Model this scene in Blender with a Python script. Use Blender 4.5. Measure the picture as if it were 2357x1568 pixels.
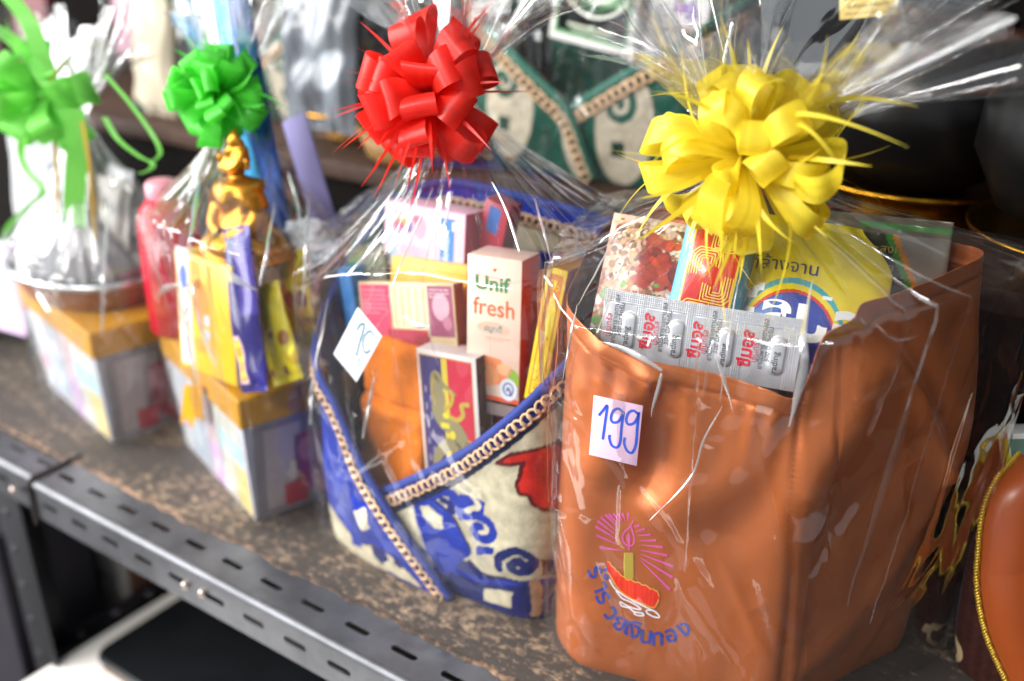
import bpy, bmesh, math, random
import numpy as np
from mathutils import Vector, Matrix
from mathutils.bvhtree import BVHTree

# ------------------------------------------------------------------ scene, camera, light
for o in list(bpy.data.objects):
    bpy.data.objects.remove(o)
sc = bpy.context.scene
COL = sc.collection
S = 0.001                                    # everything below is laid out in millimetres
CAM = np.array([0.0, -460.0, 571.0])
PITCH, YAW = math.radians(24), math.radians(35)
cd = bpy.data.cameras.new('camera'); cam = bpy.data.objects.new('camera', cd); COL.objects.link(cam)
cam.location = [c * S for c in CAM]
cam.rotation_euler = (math.radians(90) - PITCH, 0, YAW)
cd.sensor_width = 36; cd.lens = 36 * 2330 / 2357
cd.clip_start = 0.01; cd.clip_end = 100
cd.dof.use_dof = True; cd.dof.focus_distance = 0.715; cd.dof.aperture_fstop = 2.3; cd.dof.aperture_blades = 9
sc.camera = cam

w = bpy.data.worlds.new('World'); sc.world = w; w.use_nodes = True
bgn = w.node_tree.nodes['Background']
bgn.inputs[0].default_value = (0.86, 0.93, 1.0, 1); bgn.inputs[1].default_value = 0.38

def area(name, loc, look, sx, sy, power, col):
    l = bpy.data.lights.new(name, 'AREA'); l.shape = 'RECTANGLE'; l.size = sx; l.size_y = sy; l.energy = power; l.color = col
    o = bpy.data.objects.new(name, l); COL.objects.link(o); o.location = loc
    o.rotation_euler = (Vector(look) - Vector(loc)).to_track_quat('-Z', 'Y').to_euler()
    return o
# daylight from the open street side of the stall (left and in front), and a narrow lamp added for glints on the film
area('street_daylight', (-3.0, -1.7, 1.15), (-0.6, 0.2, 0.1), 3.0, 2.3, 190, (1.0, 0.99, 0.98))
area('film_glint_lamp', (-0.85, -1.35, 1.6), (-0.35, 0.15, 0.2), 1.3, 0.11, 26, (1.0, 0.97, 0.93))

vs = sc.view_settings
vs.view_transform = 'Standard'; vs.look = 'None'; vs.exposure = 0.7; vs.gamma = 1.0; vs.use_curve_mapping = False
sc.render.engine = 'CYCLES'
cy = sc.cycles
cy.use_denoising = True
cy.max_bounces = 6; cy.transparent_max_bounces = 24; cy.diffuse_bounces = 2; cy.glossy_bounces = 2; cy.use_adaptive_sampling = True; cy.adaptive_threshold = .03; cy.adaptive_min_samples = 24; cy.transmission_bounces = 4
cy.sample_clamp_indirect = 6; cy.caustics_reflective = False; cy.caustics_refractive = False

# ------------------------------------------------------------------ layout: a picture point and a real distance give a place
FPX = 2330.0
_F = np.array([-math.sin(YAW), math.cos(YAW), 0]); _R = np.array([math.cos(YAW), math.sin(YAW), 0]); _U = np.array([0, 0, 1.0])
def ray(px, py):
    x = (px - 1178) / FPX; y = -(py - 784) / FPX
    return x * _R + (y * math.sin(PITCH) + math.cos(PITCH)) * _F + (y * math.cos(PITCH) - math.sin(PITCH)) * _U
def at(px, py, Y):                           # on the upright plane y = Y
    d = ray(px, py); return CAM + d * ((Y - CAM[1]) / d[1])
def atz(px, py, Z):                          # on the level plane z = Z
    d = ray(px, py); return CAM + d * ((Z - CAM[2]) / d[2])
def atp(px, py, a, b):                       # on the upright plane through plan points a, b
    n = np.array([b[1] - a[1], -(b[0] - a[0]), 0.0]); d = ray(px, py)
    return CAM + d * (np.dot(np.array([a[0], a[1], 0]) - CAM, n) / np.dot(d, n))

# ------------------------------------------------------------------ materials
def lin(h):
    h = h.lstrip('#'); c = [int(h[i:i + 2], 16) / 255 for i in (0, 2, 4)]
    return tuple(x / 12.92 if x < .04045 else ((x + .055) / 1.055) ** 2.4 for x in c)
def L3(h): return np.array(lin(h))
MATS = {}
def mat(name, color='#808080', rough=.5, metal=0., spec=.5, bump=0., bscale=300., var=.0, vscale=20., sheen=0., coat=0., trans=0., sss=0., vcol=False, aniso=0., emit=0., stretch=None):
    if name in MATS: return MATS[name]
    m = bpy.data.materials.new(name); m.use_nodes = True; MATS[name] = m
    nt = m.node_tree; b = nt.nodes['Principled BSDF']; L = nt.links
    c = lin(color) if isinstance(color, str) else color
    b.inputs['Base Color'].default_value = (*c, 1); b.inputs['Roughness'].default_value = rough
    b.inputs['Metallic'].default_value = metal; b.inputs['Specular IOR Level'].default_value = spec
    b.inputs['Sheen Weight'].default_value = sheen; b.inputs['Coat Weight'].default_value = coat; b.inputs['Coat Roughness'].default_value = .08
    b.inputs['Anisotropic'].default_value = aniso
    if sheen: b.inputs['Sheen Roughness'].default_value = .4; b.inputs['Sheen Tint'].default_value = (*[min(1, x * 1.6 + .1) for x in c], 1)
    tc = nt.nodes.new('ShaderNodeTexCoord'); vec = tc.outputs['Object']
    if stretch:
        mp = nt.nodes.new('ShaderNodeMapping'); mp.inputs['Scale'].default_value = stretch; L.new(vec, mp.inputs[0]); vec = mp.outputs[0]
    src = None
    if vcol:
        a = nt.nodes.new('ShaderNodeVertexColor'); a.layer_name = 'Col'; src = a.outputs[0]
    if var:
        n = nt.nodes.new('ShaderNodeTexNoise'); n.inputs['Scale'].default_value = vscale; n.inputs['Detail'].default_value = 5; L.new(vec, n.inputs['Vector'])
        hs = nt.nodes.new('ShaderNodeHueSaturation'); mr = nt.nodes.new('ShaderNodeMapRange')
        mr.inputs[1].default_value = .3; mr.inputs[2].default_value = .7; mr.inputs[3].default_value = 1 - var; mr.inputs[4].default_value = 1 + var
        L.new(n.outputs[0], mr.inputs[0]); L.new(mr.outputs[0], hs.inputs['Value'])
        if src: L.new(src, hs.inputs['Color'])
        else: hs.inputs['Color'].default_value = (*c, 1)
        src = hs.outputs[0]
    if src: L.new(src, b.inputs['Base Color'])
    if bump:
        n = nt.nodes.new('ShaderNodeTexNoise'); n.inputs['Scale'].default_value = bscale; n.inputs['Detail'].default_value = 3; L.new(vec, n.inputs['Vector'])
        bp = nt.nodes.new('ShaderNodeBump'); bp.inputs['Strength'].default_value = bump; bp.inputs['Distance'].default_value = .001
        L.new(n.outputs[0], bp.inputs['Height']); L.new(bp.outputs[0], b.inputs['Normal'])
    if trans:
        t = nt.nodes.new('ShaderNodeBsdfTranslucent'); t.inputs[0].default_value = (*c, 1)
        mx = nt.nodes.new('ShaderNodeMixShader'); mx.inputs[0].default_value = trans
        out = nt.nodes['Material Output']; L.new(b.outputs[0], mx.inputs[1]); L.new(t.outputs[0], mx.inputs[2]); L.new(mx.outputs[0], out.inputs[0])
    return m
def film_mat(name, tint=(.997, .997, .995), haze=.014, gain=1.9, rough=.05, bump=.3, floor=0.0, cap=.3):
    if name in MATS: return MATS[name]
    m = bpy.data.materials.new(name); m.use_nodes = True; MATS[name] = m; nt = m.node_tree; L = nt.links
    nt.nodes.remove(nt.nodes['Principled BSDF']); out = nt.nodes['Material Output']
    tr = nt.nodes.new('ShaderNodeBsdfTransparent'); tr.inputs[0].default_value = (*tint, 1)
    gl = nt.nodes.new('ShaderNodeBsdfGlossy'); gl.inputs['Roughness'].default_value = rough; gl.inputs[0].default_value = (1, 1, 1, 1)
    df = nt.nodes.new('ShaderNodeBsdfDiffuse'); df.inputs[0].default_value = (.85, .86, .88, 1)
    tl = nt.nodes.new('ShaderNodeBsdfTranslucent'); tl.inputs[0].default_value = (.85, .86, .88, 1)
    dt = nt.nodes.new('ShaderNodeMixShader'); dt.inputs[0].default_value = .4
    L.new(df.outputs[0], dt.inputs[1]); L.new(tl.outputs[0], dt.inputs[2])
    fr = nt.nodes.new('ShaderNodeFresnel'); fr.inputs[0].default_value = 1.48
    ml = nt.nodes.new('ShaderNodeMath'); ml.operation = 'MULTIPLY_ADD'; ml.inputs[1].default_value = gain; ml.inputs[2].default_value = floor; ml.use_clamp = True
    L.new(fr.outputs[0], ml.inputs[0])
    mn = nt.nodes.new('ShaderNodeMath'); mn.operation = 'MINIMUM'; mn.inputs[1].default_value = cap; L.new(ml.outputs[0], mn.inputs[0])
    tc = nt.nodes.new('ShaderNodeTexCoord')
    n = nt.nodes.new('ShaderNodeTexNoise'); n.inputs['Scale'].default_value = 34; n.inputs['Detail'].default_value = 1
    L.new(tc.outputs['Object'], n.inputs['Vector'])
    bp = nt.nodes.new('ShaderNodeBump'); bp.inputs['Strength'].default_value = bump; bp.inputs['Distance'].default_value = .006
    L.new(n.outputs[0], bp.inputs['Height'])
    for x in (gl, fr): L.new(bp.outputs[0], x.inputs['Normal'])
    m1 = nt.nodes.new('ShaderNodeMixShader'); m1.inputs[0].default_value = haze
    L.new(tr.outputs[0], m1.inputs[1]); L.new(dt.outputs[0], m1.inputs[2])
    m2 = nt.nodes.new('ShaderNodeMixShader'); L.new(mn.outputs[0], m2.inputs[0]); L.new(m1.outputs[0], m2.inputs[1]); L.new(gl.outputs[0], m2.inputs[2])
    L.new(m2.outputs[0], out.inputs[0])
    return m
def ink(h, rough=.45): return mat('ink_' + h.strip('#') + ('' if rough == .45 else '_%d' % (rough * 100)), h, rough, var=.05, vscale=60)

# ------------------------------------------------------------------ mesh helpers
BASE = {}
def tag(o, label=None, cat=None, group=None, kind=None):
    for k, v in (('label', label), ('category', cat), ('group', group), ('kind', kind)):
        if v: o[k] = v
    return o
def thing(name, label, cat, base, group=None):
    o = bpy.data.objects.new(name, None); COL.objects.link(o); o.empty_display_size = .02
    o.location = [c * S for c in base]; BASE[o.name] = np.array(base, float)
    return tag(o, label, cat, group)
def mk(name, V, F, m, parent=None, base=None, mi=None, col=None, smooth=True, solid=0., label=None, cat=None, group=None, kind=None, bevel=0.):
    V = np.asarray(V, float).reshape(-1, 3)
    b = BASE[parent.name] if parent is not None else (np.array(base, float) if base is not None else np.array([V[:, 0].mean(), V[:, 1].mean(), V[:, 2].min()]))
    me = bpy.data.meshes.new(name)
    if isinstance(F, np.ndarray):
        n = len(F); k = F.shape[1]
        me.vertices.add(len(V)); me.vertices.foreach_set('co', ((V - b) * S).astype(np.float32).ravel())
        me.loops.add(n * k); me.loops.foreach_set('vertex_index', F.astype(np.int32).ravel())
        me.polygons.add(n); me.polygons.foreach_set('loop_start', np.arange(0, n * k, k, dtype=np.int32))
        me.update(calc_edges=True)
    else:
        me.from_pydata(((V - b) * S).tolist(), [], F)
    for x in (m if isinstance(m, (list, tuple)) else [m]): me.materials.append(x)
    if mi is not None: me.polygons.foreach_set('material_index', np.asarray(mi, np.int32))
    if smooth: me.polygons.foreach_set('use_smooth', np.ones(len(me.polygons), bool))
    if col is not None:
        a = me.color_attributes.new('Col', 'FLOAT_COLOR', 'POINT')
        a.data.foreach_set('color', np.concatenate([col, np.ones((len(col), 1))], 1).astype(np.float32).ravel())
    me.validate()
    o = bpy.data.objects.new(name, me); COL.objects.link(o); BASE[o.name] = b
    if parent is not None:
        o.parent = parent
        o.location = ((0, 0, 0))
    else: o.location = b * S
    if solid:
        md = o.modifiers.new('thickness', 'SOLIDIFY'); md.thickness = solid * S; md.offset = -1
    if bevel:
        md = o.modifiers.new('soft_edge', 'BEVEL'); md.width = bevel * S; md.segments = 2; md.limit_method = 'ANGLE'; md.harden_normals = False
    return tag(o, label, cat, group, kind)
def gridF(nu, nv, closed=False, off=0):
    nu2 = nu if closed else nu - 1
    i = np.arange(nu2)[None, :]; j = np.arange(nv - 1)[:, None]
    a = j * nu + i; b = j * nu + (i + 1) % nu
    return (np.stack([a, b, b + nu, a + nu], -1).reshape(-1, 4) + off)
def tube(path, r, n=8, closed=False):
    path = np.asarray(path, float); N = len(path)
    r = np.broadcast_to(np.asarray(r, float), (N,))
    T = np.gradient(path, axis=0) if not closed else np.roll(path, -1, 0) - np.roll(path, 1, 0)
    T /= np.linalg.norm(T, axis=1)[:, None] + 1e-9
    ref = np.array([0, 0, 1.0]) if abs(T[:, 2]).mean() < .8 else np.array([1.0, 0, 0])
    A = np.cross(T, ref); A /= np.linalg.norm(A, axis=1)[:, None] + 1e-9; B = np.cross(T, A)
    ph = np.arange(n) * 2 * np.pi / n
    V = path[:, None] + r[:, None, None] * (np.cos(ph)[None, :, None] * A[:, None] + np.sin(ph)[None, :, None] * B[:, None])
    F = gridF(n, N, True)
    if closed:
        l = (N - 1) * n + np.arange(n); l2 = (N - 1) * n + (np.arange(n) + 1) % n; a = np.arange(n); a2 = (a + 1) % n
        F = np.concatenate([F, np.stack([l, l2, a2, a], -1)])
    return V.reshape(-1, 3), F
def join(parts):
    V, F, o = [], [], 0
    for v, f in parts:
        V.append(v); F.append(f + o); o += len(v)
    return np.concatenate(V), np.concatenate(F)
def catmull(P, n, closed=False):
    P = np.asarray(P, float); N = len(P)
    if closed: Q = np.concatenate([P[-1:], P, P[:2]]); seg = N
    else: Q = np.concatenate([2 * P[:1] - P[1:2], P, 2 * P[-1:] - P[-2:-1]]); seg = N - 1
    t = np.linspace(0, seg, n, endpoint=not closed); i = np.minimum(t.astype(int), seg - 1); u = (t - i)[:, None]
    p0, p1, p2, p3 = Q[i], Q[i + 1], Q[i + 2], Q[i + 3]
    return .5 * (2 * p1 + (p2 - p0) * u + (2 * p0 - 5 * p1 + 4 * p2 - p3) * u ** 2 + (3 * p1 - p0 - 3 * p2 + p3) * u ** 3)
def resample(P, n, closed=False):
    P = np.asarray(P, float); Q = np.concatenate([P, P[:1]]) if closed else P
    d = np.concatenate([[0], np.cumsum(np.linalg.norm(np.diff(Q, axis=0), axis=1))]); t = np.linspace(0, d[-1], n, endpoint=not closed)
    return np.stack([np.interp(t, d, Q[:, k]) for k in range(Q.shape[1])], 1)
def snoise(x, y, seed=0, n=10, f0=1.0):      # smooth sum of random sines
    r = np.random.RandomState(seed); z = 0
    for k in range(n):
        a = r.uniform(0, 2 * np.pi); f = f0 * r.uniform(.5, 2.2); z = z + np.sin((x * np.cos(a) + y * np.sin(a)) * f + r.uniform(0, 6.3)) / n ** .5
    return z
def creases(A, Z, n, seed, amp, wid, ln, lean=.35, soft=False):
    """Random straight fold lines over an unrolled sheet (A across, Z up): tent ridges that leave flat facets between."""
    r = np.random.RandomState(seed); out = np.zeros(np.broadcast(A, Z).shape); a0, a1, z0, z1 = A.min(), A.max(), Z.min(), Z.max()
    for k in range(n):
        ca, cz = r.uniform(a0, a1), r.uniform(z0, z1); t = r.normal(0, lean); d = (A - ca) * math.cos(t) - (Z - cz) * math.sin(t); e = (A - ca) * math.sin(t) + (Z - cz) * math.cos(t)
        w_ = r.uniform(*wid); l_ = r.uniform(*ln); win = np.clip(1 - (np.abs(e) / l_) ** 2, 0, 1); wl = w_ * r.uniform(.5, 2); wr_ = w_ * r.uniform(.5, 2)
        g = np.exp(-(d / w_) ** 2) if soft else np.clip(np.minimum(1 + d / wl, 1 - d / wr_), 0, 1); out += r.uniform(.3, 1) * amp * r.choice([-1, 1]) * g * win
    return out
def normals(P, closed=False):
    dv = np.gradient(P, axis=0); du = (np.roll(P, -1, 1) - np.roll(P, 1, 1)) if closed else np.gradient(P, axis=1)
    N = np.cross(du, dv); return N / (np.linalg.norm(N, axis=-1, keepdims=True) + 1e-9)

class Frame:                                 # x right, y up on a face, z out of it
    def __init__(s, o, x, y):
        s.o = np.array(o, float); s.x = np.array(x, float) / np.linalg.norm(x); y = np.array(y, float)
        y = y - s.x * np.dot(y, s.x); s.y = y / np.linalg.norm(y); s.z = np.cross(s.x, s.y)
    def __call__(s, p):
        p = np.atleast_2d(np.asarray(p, float)); return s.o + p[:, :1] * s.x + p[:, 1:2] * s.y + p[:, 2:3] * s.z
    def shift(s, x=0, y=0, z=0): return Frame(s.o + x * s.x + y * s.y + z * s.z, s.x, s.y)
    def side(s, w): return Frame(s.o + w * s.x, -s.z, s.y)              # the face to the right of the front
    def top(s, h): return Frame(s.o + h * s.y, s.x, -s.z)
def frame3(bl, br, tl): return Frame(bl, np.array(br) - bl, np.array(tl) - bl)

_T = {}
def text2(s, size, align='l', bold=0.):
    k = (s, bold)
    if k not in _T:
        c = bpy.data.curves.new('t', 'FONT'); c.body = s; c.resolution_u = 3; c.offset = bold
        o = bpy.data.objects.new('t', c); COL.objects.link(o); m = o.to_mesh()
        V = np.array([v.co[:2] for v in m.vertices]); F = [tuple(p.vertices) for p in m.polygons]
        o.to_mesh_clear(); bpy.data.objects.remove(o); bpy.data.curves.remove(c); _T[k] = (V, F)
    V, F = _T[k]; V = V * size
    if align == 'c': V = V - [(V[:, 0].min() + V[:, 0].max()) / 2, 0]
    return V.copy(), F
def stroke2(P, w, n=None):
    P = np.asarray(P, float)
    if n: P = catmull(P, n)
    T = np.gradient(P, axis=0); T /= np.linalg.norm(T, axis=1)[:, None] + 1e-9; N = np.stack([-T[:, 1], T[:, 0]], 1)
    w = np.broadcast_to(np.asarray(w, float), (len(P),))[:, None] / 2
    return np.concatenate([P + N * w, P - N * w]), [(i + 1, i, len(P) + i, len(P) + i + 1) for i in range(len(P) - 1)]
class Print:
    def __init__(s): s.V, s.F, s.mi, s.M, s.n, s.lay = [], [], [], [], 0, []
    def add(s, V2, F, color, layer=1, rot=0, at=(0, 0)):
        V2 = np.asarray(V2, float)
        if rot:
            c, q = math.cos(math.radians(rot)), math.sin(math.radians(rot)); V2 = V2 @ np.array([[c, q], [-q, c]])
        V2 = V2 + np.asarray(at, float); m = color if not isinstance(color, str) else ink(color)
        if m not in s.M: s.M.append(m)
        s.V.append(V2); s.lay.append(np.full(len(V2), float(layer)))
        for f in F: s.F.append(tuple(i + s.n for i in f)); s.mi.append(s.M.index(m))
        s.n += len(V2); return s
    def rect(s, x, y, w, h, c, l=1, rot=0): return s.add([(0, 0), (w, 0), (w, h), (0, h)], [(0, 1, 2, 3)], c, l, rot, (x, y))
    def ell(s, x, y, rx, ry, c, l=1, n=28, rot=0):
        t = np.arange(n) * 2 * np.pi / n; return s.add(np.stack([rx * np.cos(t), ry * np.sin(t)], 1), [tuple(range(n))], c, l, rot, (x, y))
    def poly(s, P, c, l=1): return s.add(P, [tuple(range(len(P)))], c, l)
    def stroke(s, P, w, c, l=1, n=None): V, F = stroke2(P, w, n); return s.add(V, F, c, l)
    def fit(s, a, b): s.V = [v * np.array([a, b]) for v in s.V]; return s
    def lines(s, x, y, w, n, c, gap=2.2, th=.7, l=3, seed=0):
        r = np.random.RandomState(seed)
        for k in range(n):
            x0 = x
            while x0 < x + w * (1 if k < n - 1 else .6):
                d = r.uniform(1.5, 5); s.rect(x0, y - k * gap, min(d, x + w - x0), th, c, l); x0 += d + .9
        return s
    def text(s, t, x, y, size, c, l=1, rot=0, align='l', bold=0., sx=1.): V, F = text2(t, size, align, bold); V[:, 0] *= sx; return s.add(V, F, c, l, rot, (x, y))
    def build(s, mapf, parent, name='print', step=.12):
        V2 = np.concatenate(s.V); off = np.concatenate(s.lay) * step
        return mk(name, mapf(np.column_stack([V2, off])), s.F, s.M, parent, mi=s.mi, smooth=False)

def boxmesh(fr, w, h, d, e=.8):
    bm = bmesh.new(); bmesh.ops.create_cube(bm, size=1)
    for v in bm.verts: v.co = ((v.co.x + .5) * w, (v.co.y + .5) * h, (v.co.z - .5) * d)
    bmesh.ops.bevel(bm, geom=list(bm.edges), offset=e, segments=2, affect='EDGES', profile=.5)
    bm.normal_update()
    V = fr(np.array([v.co[:] for v in bm.verts])); F = [tuple(v.index for v in f.verts) for f in bm.faces]
    mi = []
    for f in bm.faces:
        n = f.normal; mi.append(0 if n.z > .8 else 1 if abs(n.x) > .8 else 2 if abs(n.y) > .8 else 0 if n.z > .3 else 1)
    bm.free(); return V, F, mi
def carton(name, label, cat, fr, w, h, d, cf, cs=None, ct=None, prints=None, sprints=None, group=None, rough=.4, e=.8, tprints=None):
    o = thing(name, label, cat, fr(np.array([[w / 2, 0, -d / 2]]))[0], group)
    V, F, mi = boxmesh(fr, w, h, d, e)
    ms = [c if not isinstance(c, str) else mat('card_' + c.strip('#') + '_%d' % (rough * 100), c, rough, bump=.06, bscale=160, var=.06, vscale=25) for c in (cf, cs or cf, ct or cs or cf)]
    bd = mk('body', V, F, ms, o, mi=mi)
    if prints: prints.build(fr, bd, 'print')
    if sprints: sprints.build(fr.side(w), bd, 'side_print')
    if tprints: tprints.build(fr.top(h), bd, 'top_print')
    return o
def pouch(name, label, cat, fr, w, h, bulge, colf, prints=None, wr=1.2, seed=0, rough=.25, seal=6, nu=60, nv=80, mt=None, group=None, edge=None, spec=.5):
    """A soft filled packet: front and back sheets that swell from sealed edges."""
    u, v = np.meshgrid(np.linspace(0, 1, nu), np.linspace(0, 1, nv))
    sh = (np.clip(np.sin(np.pi * u), 0, 1) ** .55) * (np.clip(np.sin(np.pi * np.clip((v * h - seal) / (h - 2 * seal), 0, 1)), 0, 1) ** .5)
    wob = wr * (.35 + sh) * snoise(u * w / 12, v * h / 16, seed, 12) + wr * .8 * (1 - sh) * snoise(u * w / 5, v * h / 30, seed + 5, 8)
    X = u * w; Y = v * h + 0
    if edge is not None: X = edge(u, v) * w
    o = thing(name, label, cat, fr(np.array([[w / 2, 0, 0]]))[0], group)
    m = mt or mat('printed_film_%d' % (rough * 100), '#ffffff', rough, vcol=True, bump=.1, bscale=120, spec=spec)
    Pf = fr(np.stack([X, Y, bulge * sh * .6 + wob + .3], -1).reshape(-1, 3)); Pb = fr(np.stack([X, Y, -bulge * sh * .6 + wob - .3], -1).reshape(-1, 3))
    c = colf(X, v * h, sh).reshape(-1, 3)
    F = gridF(nu, nv); nb = nu * nv
    rim = np.concatenate([np.arange(nu), np.arange(1, nv) * nu + nu - 1, (nv - 1) * nu + np.arange(nu - 2, -1, -1), np.arange(nv - 2, 0, -1) * nu]); r2 = np.roll(rim, -1)
    FF = np.concatenate([F, F[:, ::-1] + nb, np.stack([rim, rim + nb, r2 + nb, r2], -1)])
    bd = mk('sachet', np.concatenate([Pf, Pb]), FF, m, o, col=np.concatenate([c, c]))
    if prints:
        bv = BVHTree.FromPolygons(Pf.tolist(), F.tolist())
        def mp(p):
            q = fr(np.column_stack([p[:, :2], np.full(len(p), 60.0)])); out = []
            d = Vector(-fr.z)
            for a, off in zip(q, p[:, 2]):
                h_ = bv.ray_cast(Vector(a), d); hp = np.array(h_[0]) if h_[0] else a - 60 * fr.z
                out.append(hp + fr.z * (off + .25))
            return np.array(out)
        prints.build(mp, bd)
    return o


# ------------------------------------------------------------------ the rack: slotted angle rails, worn board, step at the back
def wood_mat(name, dark, chip, lo, hi, scale=(1, 1, 1)):
    m = bpy.data.materials.new(name); m.use_nodes = True; nt = m.node_tree; L = nt.links; b = nt.nodes['Principled BSDF']
    tc = nt.nodes.new('ShaderNodeTexCoord'); mp = nt.nodes.new('ShaderNodeMapping'); mp.inputs['Scale'].default_value = scale; L.new(tc.outputs['Object'], mp.inputs[0])
    n1 = nt.nodes.new('ShaderNodeTexNoise'); n1.inputs['Scale'].default_value = 105; n1.inputs['Detail'].default_value = 9; n1.inputs['Roughness'].default_value = .72; L.new(mp.outputs[0], n1.inputs['Vector'])
    n2 = nt.nodes.new('ShaderNodeTexNoise'); n2.inputs['Scale'].default_value = 7; n2.inputs['Detail'].default_value = 4; L.new(mp.outputs[0], n2.inputs['Vector'])
    ad = nt.nodes.new('ShaderNodeMath'); ad.operation = 'MULTIPLY_ADD'; ad.inputs[1].default_value = .55; L.new(n2.outputs[0], ad.inputs[0]); L.new(n1.outputs[0], ad.inputs[2])
    cr = nt.nodes.new('ShaderNodeValToRGB'); cr.color_ramp.elements[0].position = lo; cr.color_ramp.elements[0].color = (*lin(dark), 1)
    cr.color_ramp.elements[1].position = hi; cr.color_ramp.elements[1].color = (*lin(chip), 1)
    L.new(ad.outputs[0], cr.inputs[0]); L.new(cr.outputs[0], b.inputs['Base Color']); b.inputs['Roughness'].default_value = .62; b.inputs['Specular IOR Level'].default_value = .22
    bp = nt.nodes.new('ShaderNodeBump'); bp.inputs['Strength'].default_value = .8; bp.inputs['Distance'].default_value = .0015; bp.invert = True
    L.new(n1.outputs[0], bp.inputs['Height']); L.new(bp.outputs[0], b.inputs['Normal']); return m
WOOD = wood_mat('worn_board', '#48423e', '#9f8872', .80, .95, (1, 1.7, 1))
EDGE = wood_mat('raw_wood_edge', '#3a312b', '#94735a', .72, .95)
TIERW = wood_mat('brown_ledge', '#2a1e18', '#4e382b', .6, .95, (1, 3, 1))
STEEL = mat('grey_steel', '#5c5d61', .40, .6, bump=.25, bscale=90, var=.22, vscale=30)
BLACKP = mat('black_paint', '#16161a', .45, bump=.2, bscale=80)
DARK = mat('dark_wall', '#120f0e', .9, spec=.04, var=.4, vscale=6)

rack = thing('slotted_angle_rack', 'grey slotted steel angle rack with worn brown board on top', 'rack', (-500, 20, -40))
def rail(name, x0, pitches, P, dz, dy, parent, m):
    """Folded steel angle with a row of long slots in each flange."""
    V, F = [], []
    def addv(p): V.append(p); return len(V) - 1
    def flange(mapf, wdt, yc, sl, sw):
        n = 7
        t1 = np.linspace(-np.pi / 2, np.pi / 2, n); hole = [(sl / 2 - sw / 2 + sw / 2 * math.cos(t), sw / 2 * math.sin(t)) for t in t1] + [(-sl / 2 + sw / 2 - sw / 2 * math.cos(t), -sw / 2 * math.sin(t)) for t in t1]
        for k in range(pitches):
            cx = x0 + (k + .5) * P
            H = [addv(mapf(cx + a, yc + b)) for a, b in hole]
            R = []
            for i, (a, b) in enumerate(hole):          # matching point on the cell border
                if i < n: q = (P / 2, -yc + wdt * i / (n - 1))
                else: q = (-P / 2, -yc + wdt * (1 - (i - n) / (n - 1)))
                R.append(addv(mapf(cx + q[0], yc + q[1])))
            N = len(H)
            for i in range(N): F.append((H[i], H[(i + 1) % N], R[(i + 1) % N], R[i]))
    r = 4.0
    flange(lambda x, y: (x, dy + r + y, dz), 50, 21, 27, 7)
    flange(lambda x, y: (x, dy, dz - r - y), 40, 19, 27, 7)
    xs = (x0, x0 + pitches * P); A = []
    for i in range(7):
        a = math.pi / 2 * i / 6; A.append([addv((x, dy + r - r * math.sin(a), dz - r + r * math.cos(a))) for x in xs])
    for i in range(6): F.append((A[i][0], A[i][1], A[i + 1][1], A[i + 1][0]))
    return mk(name, V, F, m, parent, solid=2.0, smooth=False)
r1 = rail('front_rail', -917 - 26, 17, 52.2, -2, 0, rack, STEEL)
rail('front_rail', -917 - 26 - 5 - 52.2 * 8, 8, 52.2, -7, 9, rack, STEEL)
# dark strip standing in for the shaded gap at the rail joint
cl = [(-944, 60, 1), (-944, 8, 1), (-944, 0, 0), (-944.5, -2, -6), (-945, -2, -52)]
V, F = tube(resample(catmull(cl, 40), 40), 3.2, 6); mk('joint_shade_strip', V, F, mat('joint_shade', '#2b2624', .5, .5), rack)
for px, py in ((742, 2340), (810, 2372), (55, 1960)):
    p = at(px / 1.7378, py / 1.7378, -1); V, F = tube([p + (0, 1, 0), p + (0, -1.5, 0), p + (0, -3, 0), p + (0, -3.6, 0)], [4.2, 4.2, 3.4, .3], 12); mk('bolt', V, F, mat('bolt_steel', '#b9a9a0', .3, .9), r1)
# worn board, ragged front edge
rs = np.random.RandomState(3); nx = 400
xs = np.linspace(-1420, 260, nx); ye = 46 + 2.2 * snoise(xs / 40, xs * 0, 4) + 1.6 * snoise(xs / 9, xs * 0, 9) + rs.normal(0, .45, nx)
rows = []
for y, z in ((0, -4), (0, 0.2), (1.2, 1.6), (4, 2), (30, 2), (150, 2), (330, 2)):
    rows.append(np.stack([xs, np.where(y > 20, 46 + y, ye + y), np.full(nx, float(z)) + (rs.normal(0, .22, nx) if y < 3 else 0)], 1))
Fg = gridF(nx, len(rows)); mi = (np.arange(len(Fg)) // (nx - 1) < 3).astype(int)
mk('shelf_board', np.concatenate(rows), Fg, [WOOD, EDGE], rack, mi=mi)
# uprights and cross bar below
def barbox(name, p0, p1, parent, m, e=1.0):
    fr = Frame((p0[0], p0[1], p0[2]), (1, 0, 0), (0, 0, 1)); V, F, _ = boxmesh(fr, p1[0] - p0[0], p1[2] - p0[2], p1[1] - p0[1], e); return mk(name, V, F, m, parent)
barbox('post', (-1065, 14, -760), (-1012, 17, -46), rack, BLACKP)
barbox('post', (-1065, 18, -760), (-1062, 60, -46), rack, BLACKP)
for i in range(7):
    z = -86 - i * 52; V, F = tube([(-1046, 13.6, z), (-1046, 12.8, z), (-1046, 12.6, z)], [5, 5, .1], 10); mk('slot', V * [1, 1, 1], F, mat('slot_light', '#3c3a3d', .4, .4), rack)
barbox('cross_bar', (-1064, 20, -345), (-1060, 420, -303), rack, BLACKP)
barbox('cross_bar', (-1059.5, 20, -306), (-1037, 420, -303), rack, BLACKP)
for i in range(6):
    c = np.array([-1047, 70 + i * 52, -302.6]); V, F = tube([c, c + (0, 0, .5), c + (0, 0, .8)], [6, 6, .1], 10); mk('slot', V, F, mat('slot_shine', '#77757a', .3, .6), rack)
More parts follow.
